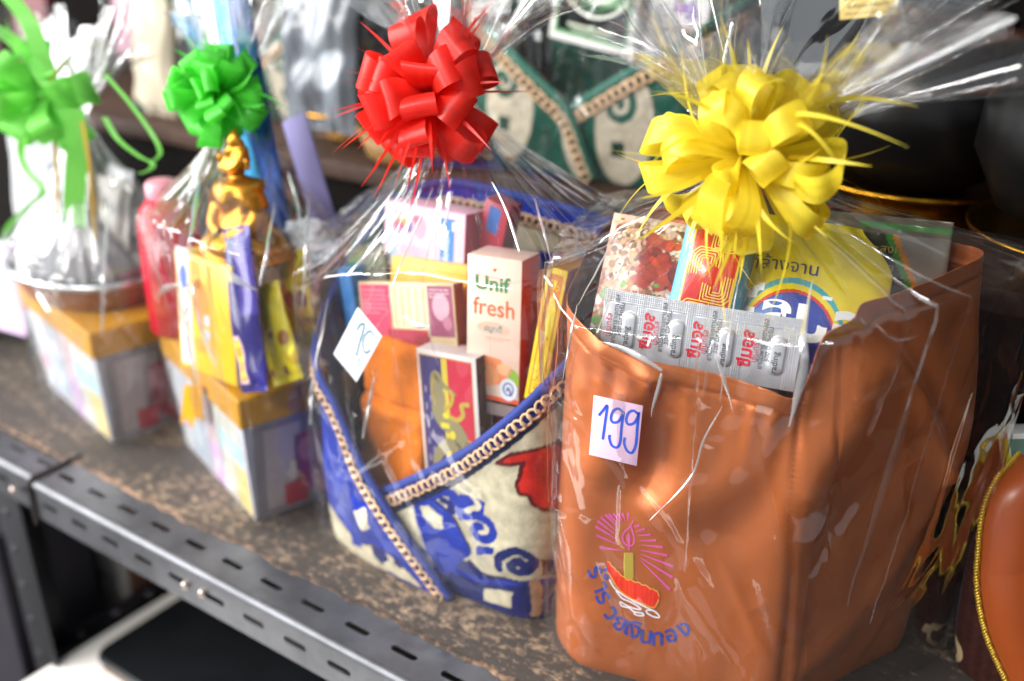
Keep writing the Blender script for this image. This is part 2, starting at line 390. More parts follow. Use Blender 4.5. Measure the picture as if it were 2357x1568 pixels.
barbox('lower_shelf', (-1600, 130, -446), (-1066, 520, -432), rack, mat('lower_board', '#2a2420', .7, var=.3))
# raised back step
tier = thing('back_step', 'dark brown wooden raised step behind the gift bags', 'shelf', (-500, 480, 2))
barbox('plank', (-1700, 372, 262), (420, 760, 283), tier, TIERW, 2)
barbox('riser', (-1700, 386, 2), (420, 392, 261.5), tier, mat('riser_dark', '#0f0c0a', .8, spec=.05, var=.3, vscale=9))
tag(mk('wall', [(-2300, 780, -900), (900, 780, -900), (900, 780, 1500), (-2300, 780, 1500)], [(0, 1, 2, 3)], DARK, base=(0, 780, 0), smooth=False), kind='structure')
tag(mk('light_block_wall', [(400, -150, -900), (400, 780, -900), (400, 780, 1500), (400, -150, 1500)], [(0, 1, 2, 3)], DARK, base=(400, 0, 0), smooth=False), kind='structure')  # unseen wall added to keep sky light off the bag's right side
tag(mk('floor', [(-4000, -3000, -900), (3000, -3000, -900), (3000, 3000, -900), (-4000, 3000, -900)], [(0, 1, 2, 3)], mat('concrete', '#2e2a28', .8, var=.25, vscale=3, bump=.2), base=(0, 0, -900), smooth=False), kind='structure')

# below the shelf
def slabxy(P, z0, z1, e=1.5):
    bm = bmesh.new(); vs = [bm.verts.new((x, y, z0)) for x, y in P]; f = bm.faces.new(vs)
    r = bmesh.ops.extrude_face_region(bm, geom=[f]); bmesh.ops.translate(bm, vec=(0, 0, z1 - z0), verts=[v for v in r['geom'] if isinstance(v, bmesh.types.BMVert)])
    bmesh.ops.recalc_face_normals(bm, faces=bm.faces); bm.verts.index_update()
    V = [v.co[:] for v in bm.verts]; F = [tuple(v.index for v in f.verts) for f in bm.faces]; bm.free(); return V, F
V, F = slabxy([(-1034, -330), (-300, -330), (-300, 198), (-1020, 198)], -314, -300)
mk('white_table_top', V, F, mat('white_laminate', '#f4efe9', .35), smooth=False, bevel=2, label='white table top on the lower level seen below the rail', cat='table top')
def rrect(x0, y0, x1, y1, r, n=8):
    P = []
    for cx, cy_, a in ((x1 - r, y1 - r, 0), (x0 + r, y1 - r, 90), (x0 + r, y0 + r, 180), (x1 - r, y0 + r, 270)):
        P += [(cx + r * math.cos(math.radians(a + 90 * k / n)), cy_ + r * math.sin(math.radians(a + 90 * k / n))) for k in range(n + 1)]
    return P
V, F = slabxy([(-1600, 10), (-1090, 10), (-1090, 128), (-1600, 128)], -760, -140); mk('dark_filler', V, F, mat('dark_filler', '#1c1822', .6, var=.3), smooth=False, bevel=4, label='dark crate added to darken the space under the shelf', cat='filler')  # dark block added to stand for the gloom below the shelf
tr = thing('black_tray', 'black tray with rounded corners on the white table top', 'tray', (-700, 30, -300))
V, F = slabxy(rrect(-979, 44, -330, 195, 22), -299.6, -290); mk('rim', V, F, mat('tray_edge', '#5b4636', .5), tr, smooth=False, bevel=2)
V, F = slabxy(rrect(-981, 42, -328, 197, 23), -289.6, -281); mk('tray_top', V, F, mat('tray_black', '#0d1013', .4, var=.3), tr, smooth=False, bevel=4)
low = dict(rough=.6)
p = Print(); p.text('m', 72, 92, 70, '#3a3550', rot=90, bold=.03); p.text('3', 110, 118, 50, '#3a3550', rot=90); p.ell(78, 52, 8, 10, '#3a3550')
fr = Frame((-1218, 150, -432), (1, .02, 0), (.0, .05, 1))
carton('printed_carton', 'pale grey carton with navy letters under the shelf', 'carton', fr, 150, 195, 120, '#8d8884', '#6b4a3c', prints=p, rough=.6)
fr = Frame((-1284, 146, -432), (1, .02, 0), (.0, 0, 1))
carton('brown_box', 'orange brown box standing beside the dark rack post', 'box', fr, 60, 240, 60, '#6e4028', '#4c2a1c', rough=.6)

# ------------------------------------------------------------------ ribbon bows
def ribbon_loop(L, H, wd, rs, nt=28, nw=9):
    t = np.linspace(0, 1, nt); sk = rs.uniform(-.12, .12)
    x = L * np.sin(np.pi * t) ** .82; h = H * np.sin(2 * np.pi * t) * np.sin(np.pi * t) ** .35 + sk * L * np.sin(np.pi * t) ** 2
    wdt = wd * (.22 + .78 * np.clip(np.sin(np.pi * t), 0, 1) ** .55)
    v = np.linspace(-.5, .5, nw); tw = rs.uniform(-.35, .35); side = rs.uniform(-.18, .18) * L
    X = x[:, None] + 0 * v; Y = v[None] * wdt[:, None] + (side * np.sin(np.pi * t) ** 2)[:, None]
    Z = h[:, None] + tw * wdt[:, None] * v[None] * np.sin(np.pi * t)[:, None] - .10 * wd * (v[None] ** 2) * np.sin(np.pi * t)[:, None]
    g = 1 + rs.normal(0, .08, nw)[None] + .05 * np.sin(t * 40 + rs.uniform(0, 6))[:, None] * rs.rand(nw)[None]  # streaks of satin sheen put into the ribbon colour
    return np.stack([X, Y, Z], -1), nt, nw, g
def axes(ax):
    ax = np.array(ax, float); ax /= np.linalg.norm(ax); up = np.array([0, 0, 1.0]); u = np.cross(up, ax); u /= np.linalg.norm(u); return u, np.cross(ax, u), ax
def bow(name, label, c, ax, m, mt, rings, wd, tails, seed, Hk=.27, tl=(52, 84), tw=3.2, curl=.5, group='ribbon bows on the gift bags', start=14, roll=.55):
    rs = np.random.RandomState(seed); u, v, n = axes(ax); c = np.array(c, float)
    o = thing(name, label, 'bow', c, group)
    for (cnt, el, L) in rings:
        a0 = rs.uniform(0, 6.28)
        for k in range(cnt):
            az = a0 + 2 * np.pi * (k + rs.uniform(-.22, .22)) / cnt; e = math.radians(el + rs.uniform(-11, 11)); l = L * rs.uniform(.86, 1.12)
            d = math.cos(e) * (math.cos(az) * u + math.sin(az) * v) + math.sin(e) * n
            s_ = np.cross(n if abs(el) < 80 else u, d); s_ /= np.linalg.norm(s_); q = np.cross(d, s_)
            ro = rs.uniform(-roll, roll); s2 = s_ * math.cos(ro) + q * math.sin(ro); q2 = np.cross(d, s2)
            P, nt, nw, g = ribbon_loop(l, l * Hk * rs.uniform(.75, 1.25), wd * rs.uniform(.92, 1.06), rs)
            W = c + P[..., :1] * d + P[..., 1:2] * s2 + P[..., 2:3] * q2
            mk('loop', W.reshape(-1, 3), gridF(nw, nt), m, o, col=np.clip(g.reshape(-1, 1) * L3(m['hex'])[None], 0, 1))
    V, F = tube([c - n * 12, c - n * 4, c + n * 4, c + n * 6], [5, 7, 6, .5], 10); mk('knot', V, F, m, o, col=np.tile(L3(m['hex']), (len(V), 1)))
    for k in range(tails):
        az = rs.uniform(0, 6.28); e = math.radians(rs.uniform(-25, 50)); d = math.cos(e) * (math.cos(az) * u + math.sin(az) * v) + math.sin(e) * n
        s_ = np.cross(n, d); s_ /= np.linalg.norm(s_); l = rs.uniform(*tl); t = np.linspace(0, 1, 16)
        b1, b2 = rs.normal(0, curl, 2); q = np.cross(d, s_)
        ctr = c + d * (start + (l - start) * t)[:, None] + (s_ * b1 + q * b2) * (18 * t ** 2)[:, None] - np.array([0, 0, 1]) * (6 * t ** 2)[:, None]
        wv = tw * (1 - t ** 2.2) + .15; ro = rs.uniform(0, 3.1) + t * rs.normal(0, 1.2); s3 = s_ * np.cos(ro)[:, None] + q * np.sin(ro)[:, None]
        W = np.stack([ctr - s3 * wv[:, None] / 2, ctr + s3 * wv[:, None] / 2], 1)
        mk('tail', W.reshape(-1, 3), gridF(2, 16), mt, o, col=np.tile(L3(mt['hex']), (32, 1)))
    return o
def ribbon_mat(name, c, tr=.45, rough=.38):
    m = mat(name, c, rough, spec=.5, trans=tr, bump=.12, bscale=50, coat=.05, aniso=.5); m['hex'] = c; nt = m.node_tree
    a = nt.nodes.new('ShaderNodeVertexColor'); a.layer_name = 'Col'; nt.links.new(a.outputs[0], nt.nodes['Principled BSDF'].inputs['Base Color']); return m
YEL = ribbon_mat('yellow_ribbon', '#fbe645', .52, .42); RED = ribbon_mat('red_ribbon', '#f23328', .5, .42); GRN = ribbon_mat('green_ribbon', '#5fe04a', .55, .45); GRN2 = ribbon_mat('matt_green_ribbon', '#84dc60', .5, .55); GOLDR = mat('gold_thread', '#d9b14a', .3, .5)

# ------------------------------------------------------------------ clear film wraps
FILM = film_mat('clear_film'); FOLD = film_mat('film_fold', haze=.035, gain=2.6, rough=.09, bump=.4, floor=.035, cap=.6)
FILM_G = film_mat('cloudy_film', haze=.03, gain=1.6, rough=.08, cap=.3)
def smooth(t): t = np.clip(t, 0, 1); return t * t * (3 - 2 * t)
WB = {}
PINCH = film_mat('pinched_film_glint', haze=.5, gain=3.0, rough=.15, bump=.2, floor=.2, cap=.65)  # creased film with white mixed in for bright highlight streaks
def pinch(o, lines):
    """Pinched film creases, whitened to stand in for highlight streaks: (picture points, widths in mm) laid on the film surface."""
    bv, cen = WB[o.name]
    for pts, wds in lines:
        Q = []
        for px, py in resample(catmull(pts, 40), 14):
            h_ = bv.ray_cast(Vector(CAM), Vector(ray(px, py)).normalized())
            if h_[0] is not None:
                n = np.array(h_[1]); n = n if np.dot(n, ray(px, py)) < 0 else -n; Q.append(np.array(h_[0]) + n * 2.2)
        if len(Q) < 6: continue
        C = catmull(Q, 30); C = np.stack([np.convolve(np.pad(C[:, k], 2, mode='edge'), np.ones(5) / 5, 'valid') for k in range(3)], 1)
        T = np.gradient(C, axis=0); T /= np.linalg.norm(T, axis=1)[:, None] + 1e-9; v_ = C - CAM; v_ /= np.linalg.norm(v_, axis=1)[:, None]
        Sd = np.cross(T, v_); Sd /= np.linalg.norm(Sd, axis=1)[:, None]; wv = np.interp(np.linspace(0, 1, 30), np.linspace(0, 1, len(wds)), wds)[:, None] * .85 * np.sin(np.pi * np.linspace(.04, .96, 30))[:, None] ** .5; nn = np.cross(Sd, T)
        W = np.stack([C - Sd * wv / 2 + nn * .6, C - nn * wv * .22, C + Sd * wv / 2], 1); mk('fold', W.reshape(-1, 3), gridF(3, 30), PINCH, o, smooth=False)
def wrap(name, label, base_poly, top_poly, z0, ztop, neck, rn, seed, group='clear film wraps', npleat=16, flare=(95, 110), fdir=(0, 0), folds=14, off=5, ns=380, amp=1.0, cr=1.0, ncr=150, fm=None, foldlen=(.25, .95), waist=.62, fold_mat=None, fw=(1.2, 4.2)):
    """base_poly / top_poly: plan outlines (same point count); ztop: shoulder height for each outline point."""
    rs = np.random.RandomState(seed); neck = np.array(neck, float)
    B = catmull(np.column_stack([base_poly, np.zeros(len(base_poly))]), 800, True); T = catmull(np.column_stack([top_poly, np.array(ztop, float)]), 800, True)
    idx = np.linspace(0, 800, ns, endpoint=False).astype(int); B, T = B[idx], T[idx]
    cen = np.array([T[:, 0].mean(), T[:, 1].mean()])
    def outw(P): d = P[:, :2] - cen; return d / (np.linalg.norm(d, axis=1)[:, None] + 1e-6)
    s = np.arange(ns) / ns; ang = np.arctan2(T[:, 1] - cen[1], T[:, 0] - cen[0])
    sp = np.sort(rs.uniform(0, 1, npleat)); wp = rs.uniform(.006, .016, npleat); ap = rs.uniform(.4, 1.0, npleat) * np.where(rs.rand(npleat) < .35, -1, 1); dp = rs.uniform(.3, 1, npleat); kk = rs.normal(0, .02, npleat)
    def pleat(t):                                # t: 0 at the foot, 1 at the neck
        z = np.zeros(ns)
        for i in range(npleat):
            ctr = sp[i] + kk[i] * (1 - t); d = (s - ctr + .5) % 1 - .5; g = np.clip((t - (1 - dp[i])) / max(dp[i], .05), 0, 1) ** .7
            z += ap[i] * g * np.clip(1 - np.abs(d) / (wp[i] * (1.3 - .5 * t)), 0, None)
        return z
    rows, ts = [], []
    nb, nsld, nf = 110, 60, 34
    arc_ = np.concatenate([[0], np.cumsum(np.linalg.norm(np.diff(T[:, :2], axis=0), axis=1))]); Lc = arc_[-1]; zz = np.linspace(0, 1, nb + nsld)[:, None] * (neck[2] - z0)
    CR = creases(arc_[None], zz, ncr, seed + 40, 3.2 * cr, (3, 16), (25, 110), .45) + creases(arc_[None], zz, ncr, seed + 41, 1.5 * cr, (1.5, 6), (10, 45), .8) + creases(arc_[None], zz, ncr // 2, seed + 42, 3.5 * cr, (8, 22), (12, 50), 1.2)
    CR = CR * np.clip(np.minimum(arc_, Lc - arc_) / 12, 0, 1)[None]
    for k in range(nb):                          # body
        f = k / (nb - 1); P = B * (1 - f) + T * f; P = P.copy(); P[:, 2] = z0 + (T[:, 2] - z0) * f; t = .55 * f
        foot = 1 - .9 * math.exp(-f * 60)
        dis = off * foot + amp * (2.2 * snoise(s * 60 + f * 2, s * 0 + f * 7, seed, 12) * (.3 + f) + 5 * pleat(t)) + CR[k] * min(1, f * 12)
        P[:, :2] += outw(P) * dis[:, None]; rows.append(P); ts.append(t)
    NK = np.column_stack([neck[0] + rn * np.cos(ang), neck[1] + rn * np.sin(ang), np.full(ns, neck[2])])
    for k in range(1, nsld):                     # shoulder up to the neck
        f = k / (nsld - 1); e = f ** waist * .55 + .45 * smooth(f); t = .55 + .45 * f
        P = T * (1 - e) + NK * e; P = P.copy(); P[:, 2] = T[:, 2] + (neck[2] - T[:, 2]) * (f ** 1.25)
        dis = off * (1 - f) + amp * (2.2 * snoise(s * 60 + 2, s * 0 + 7, seed, 12) * (1 - f) + 7 * pleat(t) * (1 - .75 * f) + 1.5 * snoise(s * 200, s * 0 + f * 6, seed + 3, 10) * f * (1 - f) * 4) + CR[nb + k] * (1 - f) ** .6
        P[:, :2] += outw(T) * dis[:, None]; rows.append(P); ts.append(t)
    ln = 1 + .25 * snoise(s * 22, s * 0, seed + 8, 8); acc = snoise(s * 2 * np.pi * 9, s * 0, seed + 11, 9); acc2 = snoise(s * 2 * np.pi * 23, s * 0, seed + 12, 9)
    fl = np.array(fdir, float)
    for k in range(1, nf):                       # frill above the tie
        f = k / (nf - 1); r = rn + flare[0] * f * ln * (1 + .32 * acc * f ** .5 + .12 * acc2); h = flare[1] * f * ln * (1 - .25 * acc * f)
        a2 = ang + .22 * acc2 * f + .2 * acc * f
        P = np.column_stack([neck[0] + r * np.cos(a2) + fl[0] * f ** 1.3, neck[1] + r * np.sin(a2) + fl[1] * f ** 1.3, neck[2] + h])
        P[:, 2] += 3 * snoise(s * 90 + 4, s * 0 + f * 8, seed + 14, 10) * f; rows.append(P); ts.append(1)
    P = np.array(rows); nv = len(rows)
    o = thing(name, label, 'film wrap', (cen[0], cen[1], z0), group)
    mk('film', P.reshape(-1, 3), gridF(ns, nv, True), fm or FILM, o)
    N = normals(P, True); WB[o.name] = (BVHTree.FromPolygons(P[::2, ::2].reshape(-1, 3).tolist(), gridF(len(range(0, ns, 2)), len(range(0, nv, 2)), True).tolist()), cen)
    for k in range(folds):                       # creased folds standing off the film
        i0 = rs.uniform(0, ns); j1 = nb + nsld - 10 - rs.randint(0, 30); j0 = int(max(3, j1 - (nb + nsld - 6) * rs.uniform(*foldlen))); n_ = max(8, (j1 - j0) // 3)
        tt = np.linspace(0, 1, n_); jj = np.linspace(j0, j1, n_); ii = i0 + rs.normal(0, 8) * (1 - tt) + rs.normal(0, 2.5) * np.sin(np.pi * tt) + (rs.normal(0, 2.0) * np.maximum(.35 - tt, 0) * 4)
        jl = jj.astype(int); il = np.floor(ii).astype(int); fi = (ii - il)[:, None]; fj = (jj - jl)[:, None]; jh = np.minimum(jl + 1, nv - 1)
        def smp(Q): return (Q[jl, il % ns] * (1 - fi) + Q[jl, (il + 1) % ns] * fi) * (1 - fj) + (Q[jh, il % ns] * (1 - fi) + Q[jh, (il + 1) % ns] * fi) * fj
        C = smp(P); Nn = smp(N)
        if np.mean(np.sum(Nn[:, :2] * (C[:, :2] - cen), 1)) < 0: Nn = -Nn
        Tn = np.gradient(C, axis=0); Tn /= np.linalg.norm(Tn, axis=1)[:, None] + 1e-9; Sd = np.cross(Tn, Nn)
        wv = rs.uniform(*fw) * np.sin(np.pi * np.clip(tt * .93 + .05, 0, 1)) ** .6 * (1.15 - .7 * tt) * (1 + .3 * np.sin(tt * rs.uniform(5, 16) + rs.uniform(0, 6))); ro = rs.uniform(-.9, .9) + .5 * np.sin(tt * rs.uniform(2, 7) + rs.uniform(0, 6))
        Sd = Sd * np.cos(ro)[:, None] + Nn * np.sin(ro)[:, None]; C = C + Nn * (1.6 + .6 * np.sin(tt * 9 + k))[:, None]
        W = np.stack([C - Sd * wv[:, None] / 2, C + Nn * (wv * .25)[:, None], C + Sd * wv[:, None] / 2], 1)
        mk('fold', W.reshape(-1, 3), gridF(3, n_), fold_mat or FOLD, o, smooth=False)
    return o

# ------------------------------------------------------------------ orange satin bag
PA, PB, PC = (-324, 100), (-174, 135), (-112, 272)
OB = np.array([(-360, 126, 300), (-344, 110, 296), (-322, 102, 290), (-290, 108, 281), (-250, 117, 277), (-205, 127, 272), (-184, 131.5, 270), (-174, 138, 314), (-164, 152, 326), (-148, 182, 332), (-128, 230, 338), (-116, 268, 342),
               (-140, 292, 338), (-200, 300, 335), (-300, 298, 330), (-372, 290, 326), (-398, 262, 320), (-392, 215, 312), (-376, 165, 305)], float)
def satin():
    m = mat('orange_satin', '#c46c38', .36, metal=.42, spec=.45, bump=.0, sheen=.3, var=.05, vscale=9, aniso=.35)
    nt = m.node_tree; L = nt.links; b = nt.nodes['Principled BSDF']; tc = nt.nodes.new('ShaderNodeTexCoord')
    wv = nt.nodes.new('ShaderNodeTexWave'); wv.inputs['Scale'].default_value = 520; wv.inputs['Distortion'].default_value = 2.5; wv.bands_direction = 'DIAGONAL'; L.new(tc.outputs['Object'], wv.inputs['Vector'])
    n = nt.nodes.new('ShaderNodeTexNoise'); n.inputs['Scale'].default_value = 38; n.inputs['Detail'].default_value = 5; L.new(tc.outputs['Object'], n.inputs['Vector'])
    b1 = nt.nodes.new('ShaderNodeBump'); b1.inputs['Strength'].default_value = .12; b1.inputs['Distance'].default_value = .0004; L.new(wv.outputs[0], b1.inputs['Height'])
    b2 = nt.nodes.new('ShaderNodeBump'); b2.inputs['Strength'].default_value = .22; b2.inputs['Distance'].default_value = .004; L.new(n.outputs[0], b2.inputs['Height']); L.new(b1.outputs[0], b2.inputs['Normal'])
    L.new(b2.outputs[0], b.inputs['Normal']); return m
SATIN = satin()
ns, nv = 520, 230
ring = catmull(OB, 4000, True); dd = np.concatenate([[0], np.cumsum(np.linalg.norm(np.diff(ring[:, :2], axis=0), axis=1))]); tt = np.linspace(0, dd[-1], ns, endpoint=False)
ring = np.stack([np.interp(tt, dd, ring[:, k]) for k in range(3)], 1); arc = tt
v = np.linspace(0, 1, nv)[:, None]
cen = np.array([-255., 200.])
Z = np.minimum(2 + 346 * v, ring[None, :, 2])
X = cen[0] + (ring[None, :, 0] - cen[0]) * (1.0 + 0.0 * v); Y = cen[1] + (ring[None, :, 1] - cen[1]) * (1.0 + 0 * v)
foot = np.exp(-Z / 5.); X = X - (X - cen[0]) * .03 * foot; Y = Y - (Y - cen[1]) * .03 * foot - 9 * (1 - v) * (Y < 150)
P = np.stack([X, Y, Z], -1); N = normals(np.stack([X, Y, 2 + 346 * v + 0 * X], -1), True)
front = np.exp(-((np.maximum(np.abs(X + 255) - 78, 0)) / 14) ** 2) * (Y < 150)
dep = ring[None, :, 2] - Z                      # distance below the rim
disp = 1.2 * snoise(arc[None] / 42 + Z * 0, Z / 60, 21, 12) * np.clip(dep / 60, 0, 1) + .5 * snoise(arc[None] / 17 + Z / 60, Z / 34, 5, 12) * np.clip(dep / 30, 0, 1)
disp += front * .8 * (1 + .8 * np.sin(X / 17)) * np.sin(X * 2 * np.pi / 13 + 2.5 * np.sin(X / 19) + dep / 40) * np.exp(-np.maximum(dep - 16, 0) / 22) * np.clip((dep - 12) / 6, 0, 1)
disp += -1.1 * np.exp(-((dep - 14) / 1.6) ** 2) + .7 * (dep < 13)
disp += front * 5 * np.exp(-((Z - 150) / 80) ** 2)
disp += 22 * np.exp(-((X + 116) / 34) ** 2) * (Y > 150) * np.exp(-((Z - 215) / 85) ** 2) * np.clip((Y - 150) / 60, 0, 1)
def fold(pts, a, b, A, wdt, blur=0):
    global disp
    L = resample(catmull([atp(x, y, a, b) for x, y in pts], 60), 60); D = np.full(X.shape, 1e9)
    for q in L: D = np.minimum(D, (X - q[0]) ** 2 + (Y - q[1]) ** 2 + (Z - q[2]) ** 2)
    disp = disp + A * np.exp(-D / wdt ** 2)
disp += creases(arc[None], Z, 46, 77, 1.3, (5, 13), (25, 90), .5, True) * np.clip(dep / 20, 0, 1) + creases(arc[None], Z, 70, 78, .5, (2, 5), (10, 45), .9, True) * np.clip(dep / 16, 0, 1)
fold([(1905, 735), (1960, 738), (2020, 790), (2060, 850), (2090, 950), (2112, 1060)], PB, PC, 8, 8)
fold([(1990, 700), (2060, 770), (2100, 860), (2125, 980)], PB, PC, -5, 11)
fold([(2000, 860), (1950, 960), (1890, 1060), (1850, 1130)], PB, PC, 7, 20)
fold([(1930, 800), (1890, 900), (1870, 980)], PB, PC, -7, 16)
fold([(2060, 1000), (1980, 1130), (1900, 1250)], PB, PC, -6, 18)
fold([(2110, 1060), (2050, 1250), (1960, 1400), (1850, 1520)], PB, PC, 5, 16)
fold([(2180, 760), (2190, 950), (2150, 1200)], PB, PC, -5, 16)
fold([(1856, 905), (1836, 990), (1818, 1190), (1796, 1568)], PA, PB, -9, 3.2)
fold([(1500, 868), (1440, 960), (1385, 1080)], PA, PB, 6.5, 14)
fold([(1530, 900), (1520, 1010), (1490, 1110)], PA, PB, -7.5, 12)
fold([(1560, 870), (1600, 1000), (1580, 1110), (1500, 1170)], PA, PB, 4.5, 17)
fold([(1790, 930), (1720, 1060), (1580, 1170)], PA, PB, 5, 20)
fold([(1820, 960), (1790, 1100), (1690, 1210)], PA, PB, -4.5, 16)
fold([(1400, 800), (1460, 828), (1515, 858)], PA, PB, 8, 11)
fold([(1310, 900), (1330, 1100), (1320, 1300)], PA, PB, 3, 16)
fold([(1310, 1350), (1400, 1450), (1500, 1540)], PA, PB, -3, 14)
P = P + N * disp[..., None]
bag = thing('orange_satin_bag', 'orange satin gift bag with embroidered candle boat, its front rim stitched', 'bag', (-255, 200, 2))
Fb = gridF(ns, nv, True); zfl = Z.reshape(-1); Fb = Fb[(zfl[Fb[:, 3]] - zfl[Fb[:, 0]] > 1e-6) | (zfl[Fb[:, 2]] - zfl[Fb[:, 1]] > 1e-6)]
shell = mk('satin_shell', P.reshape(-1, 3), Fb, SATIN, bag, solid=.6)
BV = BVHTree.FromPolygons(P.reshape(-1, 3).tolist(), Fb.tolist())
def hit(px, py, off=.4, bv=None):
    d = Vector(ray(px, py)).normalized(); r = (bv or BV).ray_cast(Vector(CAM), d)
    if r[0] is None: return at(px, py, 110)
    n = np.array(r[1]); n = n if np.dot(n, ray(px, py)) < 0 else -n
    return np.array(r[0]) + n * off
def hitmap(offs=.4):
    def f(p): return np.array([hit(a, b, offs + c) for a, b, c in p])
    return f
# stitched hem line
prt = Print(); i0 = 0
hem = resample(catmull([(1548, 852), (1600, 866), (1680, 884), (1770, 907), (1850, 925)], 90), 90)
for k in range(0, 88, 2): prt.stroke([hem[k], hem[k] * .3 + hem[k + 1] * .7], 2.0, '#e0913f')
sm = resample(catmull([(1858, 930), (1840, 1000), (1824, 1150), (1812, 1300), (1796, 1500)], 90), 90)
for k in range(0, 88, 2): prt.stroke([sm[k] - (6, 0), sm[k + 1] * .6 + sm[k] * .4 - (6, 0)], 1.5, '#8a4a22')
prt.build(hitmap(.12), shell, 'stitching', .1)
# embroidery
EB = lambda x, y: (1265.9 + x * .3027, 1093.3 + y * .3027)
thread_pink, thread_gold, thread_or, thread_wh, thread_bl = ['#d9579b', '#b39a3a', '#f0562c', '#f0ebf2', '#2f3f9a']
em = Print()
rays_ = [((345, 390), (520, 495)), ((352, 458), (520, 530)), ((375, 550), (545, 573)), ((362, 348), (500, 455)), ((385, 318), (500, 420)), ((418, 300), (515, 390)), ((445, 295), (525, 380)), ((480, 290), (540, 365)), ((515, 290), (550, 350)), ((548, 288), (570, 345)), ((598, 288), (590, 345)),
         ((720, 408), (650, 430)), ((765, 452), (665, 462)), ((806, 495), (680, 500)), ((858, 548), (690, 530)), ((892, 612), (690, 570)), ((935, 695), (690, 600)), ((930, 778), (690, 630)), ((912, 872), (690, 650)), ((680, 380), (640, 395))]
for a, b in rays_:
    Q = np.array([EB(*a), EB(*b)]); L = resample(Q, 10); em.stroke(L, np.linspace(6.2, 1.6, 10), thread_pink)
em.stroke([EB(*q) for q in [(635, 345), (600, 400), (560, 440), (555, 500), (590, 535), (630, 530), (640, 480), (625, 420), (612, 370)]], 3.6, thread_pink, n=40)
em.stroke([EB(*q) for q in [(600, 440), (596, 480), (600, 520), (600, 575)]], np.interp(np.linspace(0, 1, 20), [0, .4, .7, 1], [3, 10, 5, 3]), thread_pink, 2, n=20)
em.stroke([EB(*q) for q in [(600, 590), (598, 680), (603, 790)]], 21, thread_gold, 1, n=12); em.stroke([EB(*q) for q in [(565, 592), (563, 690), (568, 780)]], 2, '#d8c15a', 2, n=10); em.stroke([EB(*q) for q in [(634, 592), (634, 690), (637, 790)]], 2, '#8f7a2a', 2, n=10)
top = [(440, 655), (480, 700), (520, 740), (570, 785), (640, 810), (710, 835), (780, 870), (815, 885), (828, 920)]; bot = [(450, 740), (480, 800), (520, 860), (570, 905), (640, 945), (710, 975), (770, 1000), (800, 995), (828, 940)]
ra = np.random.RandomState(2); T2 = catmull(top, 60); B2 = catmull(bot, 60)
for k in range(60):
    j = ra.uniform(-8, 4); q0 = T2[k] + (0, j); em.stroke([EB(*q0), EB(*((q0 + B2[k]) / 2 + ra.normal(0, 3, 2))), EB(*B2[k])], 4.6 + ra.uniform(-.8, .8), ['#ee3216', '#f4421f', '#e22a10'][ra.randint(3)], 2 + ra.randint(3) * .5)
em.stroke([EB(*(q + (0, 4))) for q in B2], 3, '#e8a13c', 5)
for c0 in range(0, 60, 6): em.stroke([EB(*(T2[min(59, c0 + k)] + (0, -9 + 4 * abs(k - 3)))) for k in range(7)], 2.2, '#e8b24a', 5)
em.stroke([EB(*q) for q in [(450, 795), (490, 860), (560, 915), (650, 965), (740, 1010), (800, 1040), (832, 1080), (790, 1078), (740, 1050), (735, 1028), (780, 1030)]], 3.4, thread_wh, n=60)
em.stroke([EB(*q) for q in [(500, 880), (545, 935), (600, 960), (650, 985), (690, 1020), (640, 1015), (580, 990), (535, 965), (545, 995), (600, 1010), (640, 1040), (700, 1050), (710, 1068), (660, 1065), (635, 1050)]], 3.2, thread_wh, n=80)
chars = ['ร่', 'ำ', 'ร', 'ว', 'ย', 'เ', 'งิ', 'น', 'ท', 'อ', 'ง']
pos = [((345, 735), 62), ((375, 830), 68), ((405, 930), 60), ((465, 1050), 45), ((530, 1125), 25), ((590, 1160), 18), ((640, 1185), 14), ((728, 1225), 6), ((815, 1240), -4), ((920, 1215), -14), ((1015, 1170), -24)]
for ch, (q, r) in zip(chars, pos):
    V, F = text2(ch, 53, 'c', .022); V = V - [0, 16]; V[:, 1] *= -1; c, s_ = math.cos(math.radians(r)), math.sin(math.radians(r))
    V = V @ np.array([[c, s_], [-s_, c]]); em.add(V + np.array(EB(*q)), [f[::-1] for f in F], thread_bl, 2)
em.build(hitmap(.2), shell, 'embroidery', .07)
for m_ in list(em.M): m_.node_tree.nodes['Principled BSDF'].inputs['Roughness'].default_value = .5

# ------------------------------------------------------------------ things inside the orange bag
def blobs(X, Y, base, spec, seed):
    rs = np.random.RandomState(seed); C = np.ones(X.shape + (3,)) * L3(base)
    for n, x0, x1, y0, y1, r0, r1, cols in spec:
        for k in range(n):
            a, b, r = rs.uniform(x0, x1), rs.uniform(y0, y1), rs.uniform(r0, r1); th = rs.uniform(0, 3.1); e = rs.uniform(.45, 1)
            dx, dy = X - a, Y - b; u = dx * np.cos(th) + dy * np.sin(th); v_ = -dx * np.sin(th) + dy * np.cos(th)
            d = np.sqrt(u ** 2 + (v_ / e) ** 2) / r; k_ = np.clip((1.1 - d) / .25, 0, 1)[..., None]; col = L3(cols[rs.randint(len(cols))]) * rs.uniform(.75, 1.2)
            C = C * (1 - k_) + k_ * col * (1.1 - .35 * np.clip(d, 0, 1))[..., None]
    return C
fr = frame3(at(1352, 775, 130), at(1535, 812, 146), at(1425, 518, 172)); wN = 64; hN = 94
